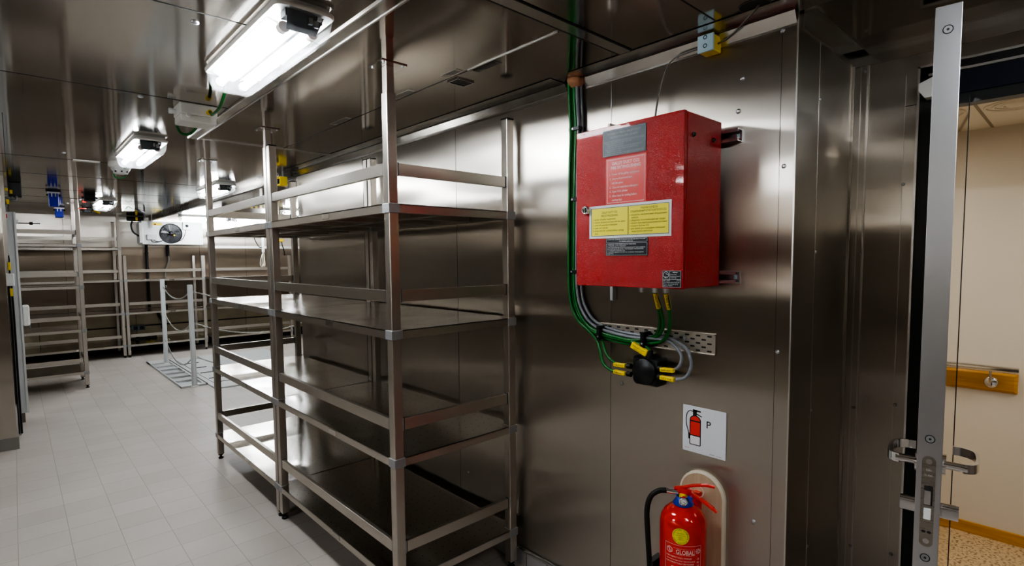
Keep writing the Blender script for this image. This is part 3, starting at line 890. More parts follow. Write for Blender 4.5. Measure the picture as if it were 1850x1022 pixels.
for k, (s, wd) in enumerate((('1. отключить электропитание оборудования', .142), ('камбуза', .026), ('2. убедиться, что в помещении нет людей', .136), ('3. закрыть всю вентиляцию/двери/заслонки', .142), ('4. открыть баллон СО2', .076), ('5. дать время для охлаждения помещения', .136), ('перед пуском вентиляции', .082))):
    put_text(m, s, fn, -1.076 + (.008 if not s[0].isdigit() else 0), 1.6895 - k * .0092, .0056, wd)
m.build('lettering', 'print_black', pl)
# lower black plate
pl = plate(door, 'black_plate', 1.176, 1.003, 1.6165, 1.555, 'plate', .0016)
m = MB(); outline(m, 1.5432, 1.173, 1.006, 1.615, 1.602, .0006); outline(m, 1.5432, 1.173, 1.006, 1.598, 1.557, .0006)
fn = FX(1.5430)
put_text(m, 'В СЛУЧАЕ ПОЖАРА В КАНАЛЕ КАМБУЗА ИНСТРУКЦИЯ', fn, -1.090, 1.6092, .0042, .155, 'CENTER'); put_text(m, 'ПО ЯЩИКУ ДЛЯ СО2', fn, -1.090, 1.6030, .0040, .056, 'CENTER')
for k, (s, wd) in enumerate((('1. УБЕДИТЕСЬ, ЧТО ВСЕ ЛЮДИ ПОКИНУЛИ ТЕРРИТОРИЮ.', .120), ('2. ОТКРОЙТЕ БАЛЛОН МЕДЛЕННО.', .080), ('3. ПРИ СРАБАТЫВАНИИ ОГНЯ СО2 КЛАПАНЫ МОГУТ БЫТЬ ЗАКРЫТЫ', .156), ('АВТОМАТИЧЕСКИ ИЛИ С ПОМОЩЬЮ УПРАВЛЕНИЯ.', .150), ('4. ОТКРОЙТЕ КЛАПАН СО2.', .076), ('5. ЗАКРОЙТЕ ДВЕРИ В ТЕХ МЕСТАХ, КОТОРЫЕ НЕОБХОДИМО', .150), ('ЗАЩИТИТЬ.', .028))):
    put_text(m, s, fn, -1.169, 1.5925 - k * .0054, .0036, wd)
m.build('lettering', 'print_white', pl)
# maker plate
pl = plate(door, 'maker_plate', .948, .881, 1.5055, 1.4515, 'plate', .0016)
m = MB(); outline(m, 1.5432, .947, .882, 1.5045, 1.4525, .0007); m.box(1.5429, 1.5432, .882, .947, 1.4775, 1.4783).box(1.5429, 1.5432, .9215, .9222, 1.4783, 1.5045)
fn = FX(1.5430)
m.torus((1.543, .9345, 1.492), .0098, .0006, (0, 1, 0), (0, 0, 1), 20, 4)
m.prism([(-.938, 1.4965), (-.931, 1.4955), (-.925, 1.4905), (-.931, 1.4935)], lambda u, v, d: (1.543 - d, -u, v), 0, .0002)
m.prism([(-.943, 1.4875), (-.936, 1.4855), (-.928, 1.4872), (-.936, 1.4838)], lambda u, v, d: (1.543 - d, -u, v), 0, .0002)
put_text(m, 'almar', fn, -.9015, 1.4985, .0042, .018, 'CENTER', .0003)
for k, wd in enumerate((.022, .034, .022)): put_text(m, ('Fixed CO2', 'Extinguishing Systems', 'Technology')[k], fn, -.919, 1.4915 - k * .0048, .0032, wd)
for k, (s, wd) in enumerate((('REF: 2000              17/12', .060), ('Unit: Kitchen duct CO2 unit', .058), ('Phone: +90 216 000 00 00', .052), ('Made in TURKEY', .034))): put_text(m, s, fn, -.944, 1.4720 - k * .0055, .0034, wd)
m.build('lettering', 'print_white', pl)

# mounting struts behind the cabinet
for z, lab in ((1.955, 'upper galvanised strut behind the red cabinet'), (1.478, 'lower galvanised strut behind the red cabinet')):
    t = thing('mounting_strut', lab, 'bracket', (1.81, 1.08, z), 0, 'cabinet struts')
    MB().box(1.824, 1.829, .822, 1.345, z - .021, z + .021).box(1.792, 1.824, .822, 1.345, z + .018, z + .021).box(1.792, 1.824, .822, 1.345, z - .021, z - .018)\
        .box(1.792, 1.795, .822, 1.345, z + .010, z + .018).box(1.792, 1.795, .822, 1.345, z - .018, z - .010).build('channel', 'zinc', t)
    MB().box(1.8225, 1.824, .830, .856, z - .007, z + .007).build('slot', 'paleblue', t)
    MB().cyl((1.824, .842, z), (1.816, .842, z), .007, 6).build('bolt', 'zinc', t)
tag(MB().box(1.780, 1.828, 1.335, 1.350, 2.005, 2.085).build('cable_bracket', 'jb', bevel=.004), 'small pale clip bracket above the upper left corner of the red cabinet', 'bracket')
tag(MB().box(1.800, 1.829, 1.335, 1.350, 1.372, 1.445).build('cable_bracket', 'zinc', bevel=.002), 'thin metal tab under the lower left corner of the red cabinet', 'bracket')

# ------------------------------------------------------------------ cables on the right wall
base = [(1.545, 2.300), (1.540, 2.19), (1.535, 2.10), (1.540, 1.95), (1.543, 1.80), (1.545, 1.65), (1.547, 1.49), (1.541, 1.39), (1.525, 1.33), (1.490, 1.280), (1.445, 1.250), (1.390, 1.236), (1.310, 1.226), (1.240, 1.222)]
def bundle(dy, dz, dx, tail):
    return [(1.815 - dx, y + dy * (1 if z > 1.30 else 1 - (1.30 - z) * 6), z + dz * (0 if z > 1.34 else min(1, (1.34 - z) * 12))) for y, z in base] + tail
green_group = 'green cables from the ceiling down the wall'
up1 = [(1.80, 1.172, 1.226), (1.79, 1.115, 1.250), (1.76, 1.075, 1.300), (1.70, 1.052, 1.37), (1.66, 1.049, 1.425)]
up2 = [(1.80, 1.172, 1.214), (1.79, 1.100, 1.230), (1.75, 1.045, 1.280), (1.69, 1.008, 1.36), (1.66, 1.005, 1.425)]
up3 = [(1.80, 1.172, 1.232), (1.79, 1.125, 1.252), (1.76, 1.090, 1.300), (1.705, 1.064, 1.37), (1.665, 1.056, 1.425)]
dn1 = [(1.80, 1.33, 1.165), (1.79, 1.305, 1.110), (1.775, 1.27, 1.098), (1.77, 1.238, 1.097)]
G = [(0.018, -.020, .010, up1, 'green', 'outermost green cable, entering the middle gland under the red cabinet'),
     (0.004, -.008, .020, up2, 'green', 'green cable that enters the right-hand gland under the red cabinet'),
     (-.010, -.002, .022, up3, 'green', 'inner green cable climbing to the middle gland under the red cabinet')]
for dy, dz, dx, tl, mt, lab in G: cable('cable', lab, bundle(dy, dz, dx, tl), .0068, mt, group=green_group)
b2 = base[:11]
cable('cable', 'green cable dropping to the upper left gland of the black junction box', [(1.812, y + .011, z) for y, z in b2] + [(1.795, 1.395, 1.215), (1.79, 1.372, 1.18), (1.785, 1.350, 1.145), (1.78, 1.315, 1.125), (1.775, 1.285, 1.120), (1.77, 1.232, 1.120)], .0066, 'green', group=green_group)
cable('cable', 'green cable dropping to the lower left gland of the black junction box', [(1.782, y + .010, z - .004) for y, z in b2] + [(1.785, 1.405, 1.205), (1.78, 1.385, 1.165), (1.775, 1.365, 1.115), (1.77, 1.325, 1.092), (1.77, 1.285, 1.088), (1.77, 1.232, 1.088)], .0066, 'green', group=green_group)
cable('cable', 'grey cable curling down to the upper right gland of the black junction box', [(1.795, y - .022, z + .010) for y, z in base] + [(1.795, 1.16, 1.236), (1.79, 1.08, 1.236), (1.785, 1.035, 1.215), (1.78, 1.010, 1.180), (1.775, 1.020, 1.145), (1.77, 1.050, 1.130), (1.77, 1.093, 1.131)], .0062, 'grey_cable', group='grey cables of the black junction box')
cable('cable', 'grey cable in the wider loop to the lower right gland of the black junction box', [(1.812, y - .030, z + .018) for y, z in base] + [(1.80, 1.14, 1.242), (1.79, 1.06, 1.243), (1.785, .995, 1.215), (1.78, .972, 1.165), (1.775, .985, 1.118), (1.77, 1.020, 1.100), (1.77, 1.092, 1.098)], .0062, 'grey_cable', group='grey cables of the black junction box')
tag(MB().lathe((1.806, 1.535, 2.300), [(.010, .008), (.040, .008), (.034, -.012), (.028, -.022), (.016, -.030), (0, -.022)], 14).build('sealant_plug', 'putty'), 'rough orange-brown fire sealant where the green cables leave the ceiling', 'sealant')
for (y, z, lab, ax) in ((1.535, 2.098, 'black cable clamp above the red cabinet left corner', 'h'), (1.538, 1.800, 'black cable clamp beside the middle of the red cabinet', 'h'), (1.542, 1.489, 'black cable clamp beside the lower corner of the red cabinet', 'h'),
                    (1.390, 1.236, 'black cable clamp at the left end of the perforated tray', 'v'), (1.176, 1.230, 'black cable clamp on the tray above the black junction box', 'v')):
    m = MB()
    if ax == 'h': m.box(1.782, 1.829, y - .034, y + .022, z - .008, z + .008)
    else: m.box(1.772, 1.829, y - .008, y + .008, z - .032, z + .030)
    m.mat('zinc')
    if ax == 'h': m.cyl((1.781, y, z), (1.783, y, z), .004, 8)
    else: m.cyl((1.771, y, z - .015), (1.773, y, z - .015), .004, 8)
    mm = MB(); mm.v = m.v; mm.f = m.f; mm.s = m.s; mm.mats = ['black', 'zinc']; mm.mi = [0] * 6 + [1] * (len(m.f) - 6)
    tag(mm.build('cable_clamp', 'black', bevel=.002), lab, 'cable clamp', 'black cable clamps on the wall')

# perforated tray
t = thing('cable_tray', 'perforated steel cable tray fixed flat on the wall below the red cabinet', 'cable tray', (1.82, 1.17, 1.236))
m = MB().mat('rail').box(1.822, 1.829, .903, 1.442, 1.198, 1.272).box(1.812, 1.829, .903, 1.442, 1.270, 1.273).box(1.812, 1.829, .903, 1.442, 1.197, 1.200)
m.mat('seam')
for r in range(5):
    n = 12 if r % 2 == 0 else 11
    for k in range(n):
        y = .925 + k * .044 + (0 if r % 2 == 0 else .022); z = 1.208 + r * .0135
        m.prism(rr2(-y - .009, -y + .009, z - .0032, z + .0032, .0031, 4), lambda u, v, d: (1.822 - d, -u, v), 0, .0003)
m.build('perforated_channel', 'rail', t)
m = MB()
for y, z in ((1.020, 1.250), (1.040, 1.212)): m.cyl((1.822, y, z), (1.815, y, z), .0075, 6)
build_each(m, 'bolt', 'zinc', t)

# black junction box below the tray
t = thing('junction_box', 'round-cornered black junction box on the wall under the perforated tray', 'junction box', (1.80, 1.16, 1.11))
m = MB(); f = lambda u, v, d: (1.829 - d, -u, v)
m.loft([[f(u, v, 0) for u, v in rr2(-1.222, -1.100, 1.052, 1.166, .018, 5)], [f(u, v, .045) for u, v in rr2(-1.222, -1.100, 1.052, 1.166, .018, 5)], [f(u, v, .058) for u, v in rr2(-1.214, -1.108, 1.060, 1.158, .016, 5)]], False, True)
m.build('body', 'black', t)
m = MB().lathe((1.771, 1.161, 1.109), [(.052, .002), (.052, -.008), (.047, -.012), (0, -.014)], 32, 'x')
m.build('lid', 'black', t)
m = MB()
for z in (1.120, 1.088): m.cyl((1.77, 1.222, z), (1.77, 1.240, z), .011, 12)
for z in (1.131, 1.098): m.cyl((1.77, 1.100, z), (1.77, 1.080, z), .012, 12)
m.cyl((1.785, 1.148, 1.160), (1.785, 1.148, 1.190), .013, 12)
build_each(m, 'cable_gland', 'rubber', t)
cable('cable', 'short green cable from the tray into the top gland of the black junction box', [(1.79, 1.235, 1.215), (1.788, 1.19, 1.208), (1.785, 1.160, 1.200), (1.785, 1.148, 1.188)], .0066, 'green')
MARK = [((1.762, 1.298, 1.119), (1.762, 1.244, 1.120), 'UBZ 9-7', 'on the upper left cable of the black junction box'), ((1.762, 1.298, 1.090), (1.762, 1.244, 1.088), 'UBZ 9-3', 'on the lower left cable of the black junction box'),
        ((1.762, 1.086, 1.129), (1.762, 1.030, 1.132), 'OVER HEAT', 'on the upper right cable of the black junction box'), ((1.762, 1.086, 1.100), (1.762, 1.028, 1.098), 'UL1-2-8', 'on the lower right cable of the black junction box'),
        ((1.775, 1.222, 1.207), (1.775, 1.152, 1.178), 'GALLEY DPT', 'above the black junction box'),
        ((1.662, 1.049, 1.424), (1.690, 1.051, 1.366), 'GALLEY DPT', 'on the cable at the middle gland under the red cabinet'), ((1.660, 1.005, 1.424), (1.687, 1.007, 1.366), 'UBZ 9-9', 'on the cable at the right gland under the red cabinet')]
for k, (a, b, s, lab) in enumerate(MARK):
    t = thing('cable_marker', 'yellow printed cable sleeve ' + lab, 'cable marker', a, 0, 'yellow cable sleeves')
    a = Vector(a); b = Vector(b)
    h = .016 if k != 4 else .026
    if k < 5: MB().beam(a, b, .018, h).build('sleeve', 'yellow', t, bevel=.003)
    else: MB().beam(a, b, .013, .016, up=(1, 0, 0)).build('sleeve', 'yellow', t, bevel=.003)
    m = MB(); d = (b - a); ln = d.length; d.normalize()
    if k < 5:
        n = Vector((-1, 0, 0)); v = n.cross(d)
        if v.z < 0: v = -v
        o = a + n * .0094
        put_text(m, s, lambda u, w: tuple(o + d * u + v * w), ln * .5, -.0035 if k != 4 else -.001, .006, ln * .72, 'CENTER')
        if k == 4: put_text(m, 'MAIN BOX', lambda u, w: tuple(o + d * u + v * w), ln * .5, -.009, .005, ln * .55, 'CENTER')
    else:
        n = Vector((-.9, -.4, 0)).normalized(); n = (n - d * n.dot(d)).normalized(); v = n.cross(d)
        o = a + n * .0096
        put_text(m, s, lambda u, w: tuple(o + d * u + v * w), ln * .5, -.003, .006, ln * .75, 'CENTER')
    m.build('lettering', 'print_black', t)

# ------------------------------------------------------------------ P sign
sg = thing('safety_sign', 'white square plate showing a red extinguisher symbol and the letter P', 'sign', (1.83, .944, .90))
sb = MB().box(1.826, 1.829, .860, 1.028, .822, .996).build('panel', plain('white sign', (.74, .76, .79), .4), sg, bevel=.001)
f3 = lambda u, v, d: (1.826 - d, -u, v)
m = MB().mat('print_black')
m.prism(rr2(-1.000, -.955, .850, .949, .004, 3), f3, 0, .0003)                 # outline of bottle
m.prism([(-1.000 + .0225 + .0225 * math.cos(a), .943 + .020 * math.sin(a)) for a in [PI * k / 14 for k in range(15)]], f3, 0, .0003)
m.prism([(-.987, .958), (-.972, .958), (-.972, .984), (-.987, .984)], f3, 0, .0004)
m.prism([(-.987, .977), (-.956, .977), (-.956, .982), (-.987, .985)], f3, 0, .0004)
m.prism([(-.974, .967), (-.952, .960), (-.952, .9635), (-.974, .972)], f3, 0, .0004)
pts = [(-.985, .976), (-1.000, .977), (-1.010, .966), (-1.014, .945), (-1.012, .920), (-1.004, .895), (-1.002, .870)]
sp = spline([(1.8257, -u, v) for u, v in pts], 5)
m.tube(sp, .0014, 6).tube([(1.8257, 1.0025, .893), (1.8257, 1.002, .872)], .0024, 6)
m.mat('red_plain').prism(rr2(-.9965, -.9585, .888, .938, .002, 2), f3, 0, .0006)
m.prism([(-.9775 + .019 * math.cos(a), .943 + .0165 * math.sin(a)) for a in [PI * k / 14 for k in range(15)]], f3, 0, .0006)
m.mat('print_white').prism(rr2(-.9965, -.9585, .853, .884, .002, 2), f3, 0, .0006)
m.build('pictogram', 'print_black', sb)
m = MB().mat('print_black'); put_text(m, 'P', FX(1.8257), -.933, .925, .026, None, 'LEFT', .0012)
m.mat('red_plain'); put_text(m, 'FIRE CTRL', FX(1.8257), -1.018, .834, .003, .016)
put_text(m, 'imo', FX(1.8257), -.895, .829, .003, .008)
m.mat('print_black'); put_text(m, '50.8088', FX(1.8257), -.920, .829, .003, .018); put_text(m, 'signs', FX(1.8257), -.885, .829, .003, .010)
m.build('lettering', 'print_black', sb)

# ------------------------------------------------------------------ extinguisher and its wooden board
bt = thing('mounting_board', 'pale wooden round-ended backboard on the wall behind the fire extinguisher', 'board', (1.82, .943, .14))
rb = .0885; cy = .9435
def stadium(r, zt, zb, n=16):
    return [(-cy + r * math.cos(a), zt - rb + r * math.sin(a)) for a in [PI * k / n for k in range(n + 1)]] + [(-cy + r * math.cos(a), zb + rb + r * math.sin(a)) for a in [PI + PI * k / n for k in range(n + 1)]]
f4 = lambda u, v, d: (1.829 - d, -u, v)
m = MB().mat('beech_edge').loft([[f4(u, v, 0) for u, v in stadium(rb, .763, .13)], [f4(u, v, .012) for u, v in stadium(rb, .763, .13)], [f4(u, v, .018) for u, v in stadium(rb - .008, .763, .13)]], True, False, False)
m.build('edge_band', 'beech_edge', bt)
MB().prism(stadium(rb - .008, .763, .13), f4, .0175, .0182).build('wood_face', 'beech', bt)
MB().lathe((1.8108, .888, .640), [(.006, 0), (.006, -.003), (.003, -.005), (0, -.005)], 12, 'x').build('screw', 'zinc', bt)

EX, EY, ER = 1.702, .953, .0805
ex = thing('fire_extinguisher', 'red powder fire extinguisher with black hose hung on the wooden backboard', 'fire extinguisher', (EX, EY, .20))
cylo = MB().lathe((EX, EY, 0), [(0, .205), (.060, .205), (.074, .212), (ER, .230), (ER, .600), (.0795, .615), (.075, .634), (.064, .653), (.048, .667), (.030, .675), (.020, .678), (0, .678)], 56).build('bottle', 'red_gloss', ex)
MB().lathe((EX, EY, 0), [(.035, .676), (.036, .680), (.027, .692), (.023, .704), (.021, .704)], 36).build('collar', 'blue_collar', ex)
# valve
m = MB().mat('yellow').cyl((EX, EY, .690), (EX, EY, .716), .016, 16)
m.mat('chrome').cyl((EX - .012, EY - .008, .700), (EX - .034, EY - .02, .700), .013, 18)
m.mat('blue_collar').cyl((EX - .005, EY - .025, .706), (EX - .012, EY - .036, .706), .008, 10)
vb = m.build('valve_body', 'yellow', ex)
MB().mat('print_white').lathe((EX, EY, 0), [(0, 0)], 4) if False else None
gd = Vector((-.88, -.47, 0)).normalized()
gs = Vector((-gd.y, gd.x, 0))
gc = Vector((EX - .036, EY - .021, .700))
m = MB().mat('white'); poly = [gc + gs * .0092 * math.cos(a) + Vector((0, 0, 1)) * .0092 * math.sin(a) for a in [2 * PI * k / 20 for k in range(20)]]
m.add(poly, [tuple(range(20))]); m.mat('seam').beam(gc + gd * .0006, gc + gd * .0006 + gs * .006 + Vector((0, 0, -.005)), .0015, .0015)
m.mat('chrome').torus(gc, .0125, .002, gs, (0, 0, 1), 20, 6)
m.build('pressure_gauge', 'chrome', ex)
# handles point along the wall towards the sign's right (+ -Y)
hd = Vector((.35, -.93, 0)).normalized(); hs = Vector((-hd.y, hd.x, 0))
v0 = Vector((EX, EY, 0))
def bar(pts, wd, th):
    m = MB(); P = spline([v0 + hd * a + Vector((0, 0, z)) for a, z in pts], 5)
    loops = []
    for i, p in enumerate(P):
        d = (P[min(i + 1, len(P) - 1)] - P[max(i - 1, 0)]).normalized(); u = hs.cross(d)
        k = 1.0 if i < len(P) - 2 else .7
        loops.append([p + hs * wd * k / 2 + u * th / 2, p - hs * wd * k / 2 + u * th / 2, p - hs * wd * k / 2 - u * th / 2, p + hs * wd * k / 2 - u * th / 2])
    return m.loft(loops, True, True, False)
bar([(-.030, .728), (.0, .736), (.035, .748), (.075, .756), (.105, .754)], .018, .007).build('squeeze_lever', 'red_gloss', ex, bevel=.002)
bar([(-.020, .716), (.022, .722), (.040, .712), (.075, .694), (.112, .668)], .020, .009).build('carry_handle', 'red_gloss', ex, bevel=.002)
bar([(-.020, .722), (.0, .724), (.028, .722)], .024, .020).build('valve_head', 'red_gloss', ex, bevel=.002)
m = MB(); m.torus(v0 + hd * .048 + Vector((0, 0, .728)), .020, .0013, hd, (0, 0, 1), 16, 5, -1.2, 1.2)
m.build('safety_pin', 'print_pink', ex)
# hose leaves to the left in the picture (+Y)
m = MB().cyl((EX - .010, EY + .014, .716), (EX - .030, EY + .048, .718), .0095, 14).build('hose_coupling', 'chrome', ex)
hp = spline([(EX - .030, EY + .048, .718), (EX - .044, EY + .070, .714), (EX - .060, EY + .094, .690), (EX - .068, EY + .104, .640), (EX - .066, EY + .102, .560), (EX - .062, EY + .098, .470), (EX - .058, EY + .094, .380), (EX - .050, EY + .088, .30)], 6)
MB().tube(hp, .0095, 12).build('hose', 'rubber', ex)
MB().box(EX - .066, EX + .0, EY + .078, EY + .100, .425, .455).build('hose_clip', 'black', ex)
MB().box(1.786, 1.8105, .940, .966, .600, .690).box(1.745, 1.788, .948, .958, .676, .686).build('wall_hook', 'red_gloss', ex)
# label wrapped round the bottle; a0 faces the room
a0 = math.atan2(-EY + .03, -EX)
def cyl_fn(r): return lambda u, v: (EX + r * math.cos(a0 + u / ER), EY + r * math.sin(a0 + u / ER), v)
fnc = cyl_fn(ER + .0006)
# going left to right in the picture means falling angle seen from outside -> check orientation
m = MB()
def arcstrip(u0, u1, v0_, v1_, r=ER + .0004, n=14):
    fa = cyl_fn(r); pts = [fa(u0 + (u1 - u0) * k / n, v0_) for k in range(n + 1)] + [fa(u0 + (u1 - u0) * k / n, v1_) for k in range(n + 1)]
    m.add(pts, [(k, k + 1, n + 2 + k, n + 1 + k) for k in range(n)], True)
t_ = .0012
arcstrip(-.062, .068, .5605, .5605 + t_); arcstrip(-.062, .068, .240, .240 + t_); arcstrip(-.062, -.062 + t_, .240, .5605, n=1); arcstrip(.068 - t_, .068, .240, .5605, n=1)
arcstrip(-.030, .042, .528, .5288); arcstrip(-.030, .042, .549, .5498); arcstrip(.042, .0428, .528, .5498, n=1)
put_text(m, 'GLOBAL', fnc, .010, .531, .0150, .062, 'CENTER', .0012)
for k in range(6):                                                       # hexagonal emblem
    a = PI / 3 * k + PI / 6; b = a + PI / 3
    q = [(-.044 + R * math.cos(c), .539 + R * math.sin(c)) for R, c in ((.012, a), (.012, b), (.0095, b), (.0095, a))]
    m.add([fnc(u, v) for u, v in q], [(0, 1, 2, 3)])
m.add([fnc(u, v) for u, v in ((-.049, .544), (-.046, .546), (-.039, .534), (-.042, .532))], [(0, 1, 2, 3)])
rows = (('KURU KIMYEVI TOZLU / POWDER', .515, .0052, .088), ('YANGIN SONDURME CIHAZI / FIRE EXTINGUISHER', .5055, .0036, .100), ('KURU KIMYEVI TOZLU / DRY POWDER', .495, .0052, .096), ('ABC', .480, .0045, .010), ('1150', .477, .0045, .014), ('6', .475, .0050, .004),
        ('STANDART YANGIN SONDURME', .467, .0045, .066), ('CIHAZI KULLANMA TALIMATI', .459, .0036, .060), ('1. PIMI CEKINIZ', .448, .0040, .040), ('2. HORTUMU ATESE TUTUNUZ', .438, .0040, .062), ('3. MANDALA BASINIZ', .428, .0040, .048), ('TS 862-7 EN 3-7+A1', .412, .0048, .060))
for s, z, h, wd in rows:
    u = -.056 if s not in ('ABC', '1150', '6') else {'ABC': -.038, '1150': -.006, '6': .024}[s]
    put_text(m, s, fnc, u, z, h, wd, 'LEFT', .0002)
gcx, gcz = .056, .5425                                                    # wheel-shaped approval mark
for R0, R1 in ((.0075, .0085), (.003, .0042)):
    for k in range(16):
        a = 2 * PI * k / 16; b = a + 2 * PI / 16
        m.add([fnc(gcx + R * math.cos(c), gcz + R * math.sin(c)) for R, c in ((R1, a), (R1, b), (R0, b), (R0, a))], [(0, 1, 2, 3)])
for k in range(8):
    a = 2 * PI * k / 8
    m.add([fnc(gcx + R * math.cos(a + e), gcz + R * math.sin(a + e)) for R, e in ((.004, -.15), (.0105, -.09), (.0105, .09), (.004, .15))], [(0, 1, 2, 3)])
for s, z in (('CE', .512), ('MED', .500), ('TSE', .488)): put_text(m, s, fnc, .0555, z, .007, .010, 'CENTER')
m.build('printed_label', 'print_pink', cylo)
# round yellow sticker
m = MB(); sc = (-.006, .594); fy = cyl_fn(ER + .0007)
m.mat('yellow_print').loft([[fy(sc[0] + R_ * math.cos(2 * PI * k / 28), sc[1] + R_ * math.sin(2 * PI * k / 28)) for k in range(28)] for R_ in (.0285, .022, .016, .010, .005, .0008)], False, True)
m.mat('print_black'); fy = cyl_fn(ER + .0010)
ring_txt = 'CHEMICAL POWDERS FILLED DRY '
for k, ch in enumerate(ring_txt):
    if ch == ' ': continue
    a = PI * .98 - 2 * PI * k / len(ring_txt)
    vs, fs = text_geo(ch, .0075)
    if not vs: continue
    cx = (min(p[0] for p in vs) + max(p[0] for p in vs)) / 2
    R = .0215
    m.add([fy(sc[0] + (R + p[1]) * math.cos(a) + (p[0] - cx) * math.sin(a), sc[1] + (R + p[1]) * math.sin(a) - (p[0] - cx) * math.cos(a)) for p in vs], fs)
put_text(m, 'ADDED TO THE BODY', fy, sc[0], sc[1] + .009, .003, .026, 'CENTER'); put_text(m, 'DO NOT REMOVE THE SEAL', fy, sc[0], sc[1] + .002, .0025, .032, 'CENTER')
put_text(m, 'DATE', fy, sc[0], sc[1] - .006, .0035, .012, 'CENTER'); put_text(m, 'GLOBAL 12', fy, sc[0], sc[1] - .012, .003, .018, 'CENTER')
m.build('round_sticker', 'yellow_print', cylo)

# ------------------------------------------------------------------ door leaf and frame
fr = thing('door_frame', 'black door frame with navy gasket round the opening to the corridor', 'door frame', (2.40, -.06, 0))
MB().box(XR + .002, XR + .05, .405, .442, 0, 2.203).box(XR + .02, XR + .065, .365, .405, 0, 2.203).build('hinge_jamb', 'black', fr)
m = MB()
for z in (.3, .7, 1.0, 1.25, 1.5, 1.72, 1.9): m.lathe((XR + .02, .385, z), [(.006, 0), (.005, -.003), (0, -.003)], 10, 'x')
build_each(m, 'screw', 'seam', fr)
MB().box(XR + .008, XR + .018, .398, .404, 0, 2.14).build('jamb_strip', 'rail', fr)
MB().box(XR + .002, XR + .03, .372, .398, 0, 2.14).build('gasket', 'navy', fr)
MB().mat('black').box(XR + .002, XR + .065, -.56, .442, 2.165, 2.203).mat('navy').box(XR - .004, XR + .04, -.56, .40, 2.095, 2.165).mat('black').box(XR + .01, XR + .065, -.56, .40, 2.060, 2.095).build('head', 'navy', fr)
MB().box(XR + .0, XR + .004, -.56, .42, 2.172, 2.180).build('head_strip', 'light_seam', fr)
MB().box(XR + .02, XR + .065, -.56, -.50, 0, 2.203).build('lock_jamb', 'black', fr)
f5 = lambda u, v, d: (XR - .004 - d, -u, v)
tag(MB().prism([(-.438, 2.115), (-.420, 2.088), (-.372, 2.088), (-.355, 2.115), (-.355, 2.145), (-.400, 2.155), (-.438, 2.140)], f5, 0, .045).build('frame_bumper', 'jb', bevel=.002), 'pale grey chamfered stop block at the top hinge corner of the door frame', 'door stop')

hx, hy = 2.365, .325
ang = math.atan2(.231 - .325, 1.485 - 2.365)                              # leaf swings towards the room
dl = thing('door_leaf', 'open polished steel door seen edge on, with lever handles on both faces', 'door', (hx, hy, .01), ang)
LW = .882; TH = .0445
inv = W[dl.name]
def lb(mb, x0, x1, y0, y1, z0, z1):
    vs = [inv @ Vector((x, y, z)) for x in (x0, x1) for y in (y0, y1) for z in (z0, z1)]
    return mb.add(vs, [(0, 1, 3, 2), (4, 6, 7, 5), (0, 4, 5, 1), (2, 3, 7, 6), (0, 2, 6, 4), (1, 5, 7, 3)])
# local x from hinge to free edge; local -y is the corridor-side face? (rotated ~186 deg: local +y points to world -Y)
lb(MB(), 0, LW - .002, -TH / 2, TH / 2, 0, 2.068).build('panel', 'mirror', dl, bevel=.001)
lb(MB(), LW - .002, LW, -TH / 2 - .0006, TH / 2 + .0006, 0, 2.069).build('edge_strip', 'leafedge', dl, bevel=.0008)
def LP(x, y, z): return tuple(inv @ Vector((x, y, z - .01)))
fpl = lambda u, v, d: LP(LW + d, u, v)
fp = MB().prism(rr2(-.0125, .0125, .888, 1.098, .0122, 6), fpl, 0, .0012).build('lock_face_plate', steel('lock plate', (.45, .42, .38), .3), dl)
m = MB().mat('seam').prism(rr2(-.007, .009, .985, 1.030, .001, 2), fpl, .0012, .0014)
m.mat('chrome').prism(rr2(-.006, .006, .990, 1.022, .001, 2), fpl, .0014, .012)
m.mat('print_white').prism(rr2(-.006, .007, .953, .978, .001, 2), fpl, .0012, .0050)
m.mat('seam').prism([(-.005 + .004 * math.cos(a), .923 + .003 * math.sin(a)) for a in [2 * PI * k / 10 for k in range(10)]], fpl, .0012, .0016)
m.prism([(.005 + .004 * math.cos(a), .923 + .003 * math.sin(a)) for a in [2 * PI * k / 10 for k in range(10)]], fpl, .0012, .0016)
m.build('latch_bolt', 'chrome', fp)
m = MB()
for z in (1.086, .902):
    m.prism([(.006 * math.cos(2 * PI * k / 12), z + .006 * math.sin(2 * PI * k / 12)) for k in range(12)], fpl, .0012, .0024)
build_each(m, 'plate_screw', 'chrome', fp)
m = MB()
put_text(m, 'EL 560', lambda u, v: LP(LW + .0014, u, v), 0, 1.052, .004, .014, 'CENTER'); put_text(m, 'DIN', lambda u, v: LP(LW + .0014, u, v), 0, 1.064, .004, .009, 'CENTER')
m.build('lettering', 'print_white', fp)
for z in (2.028, 1.137, .862, .3):
    m = MB().mat('block').prism([(.0085 * math.cos(2 * PI * k / 16), z + .0085 * math.sin(2 * PI * k / 16)) for k in range(16)], fpl, 0, .0008)
    m.mat('seam').torus(LP(LW + .0008, 0, z), .0085, .0010, (inv.to_3x3() @ Vector((0, 1, 0))), (0, 0, 1), 20, 4)
    m.prism([(.0028 * math.cos(2 * PI * k / 6), z + .0028 * math.sin(2 * PI * k / 6)) for k in range(6)], fpl, .0008, .0010)
    m.build('edge_screw', 'chrome', dl)
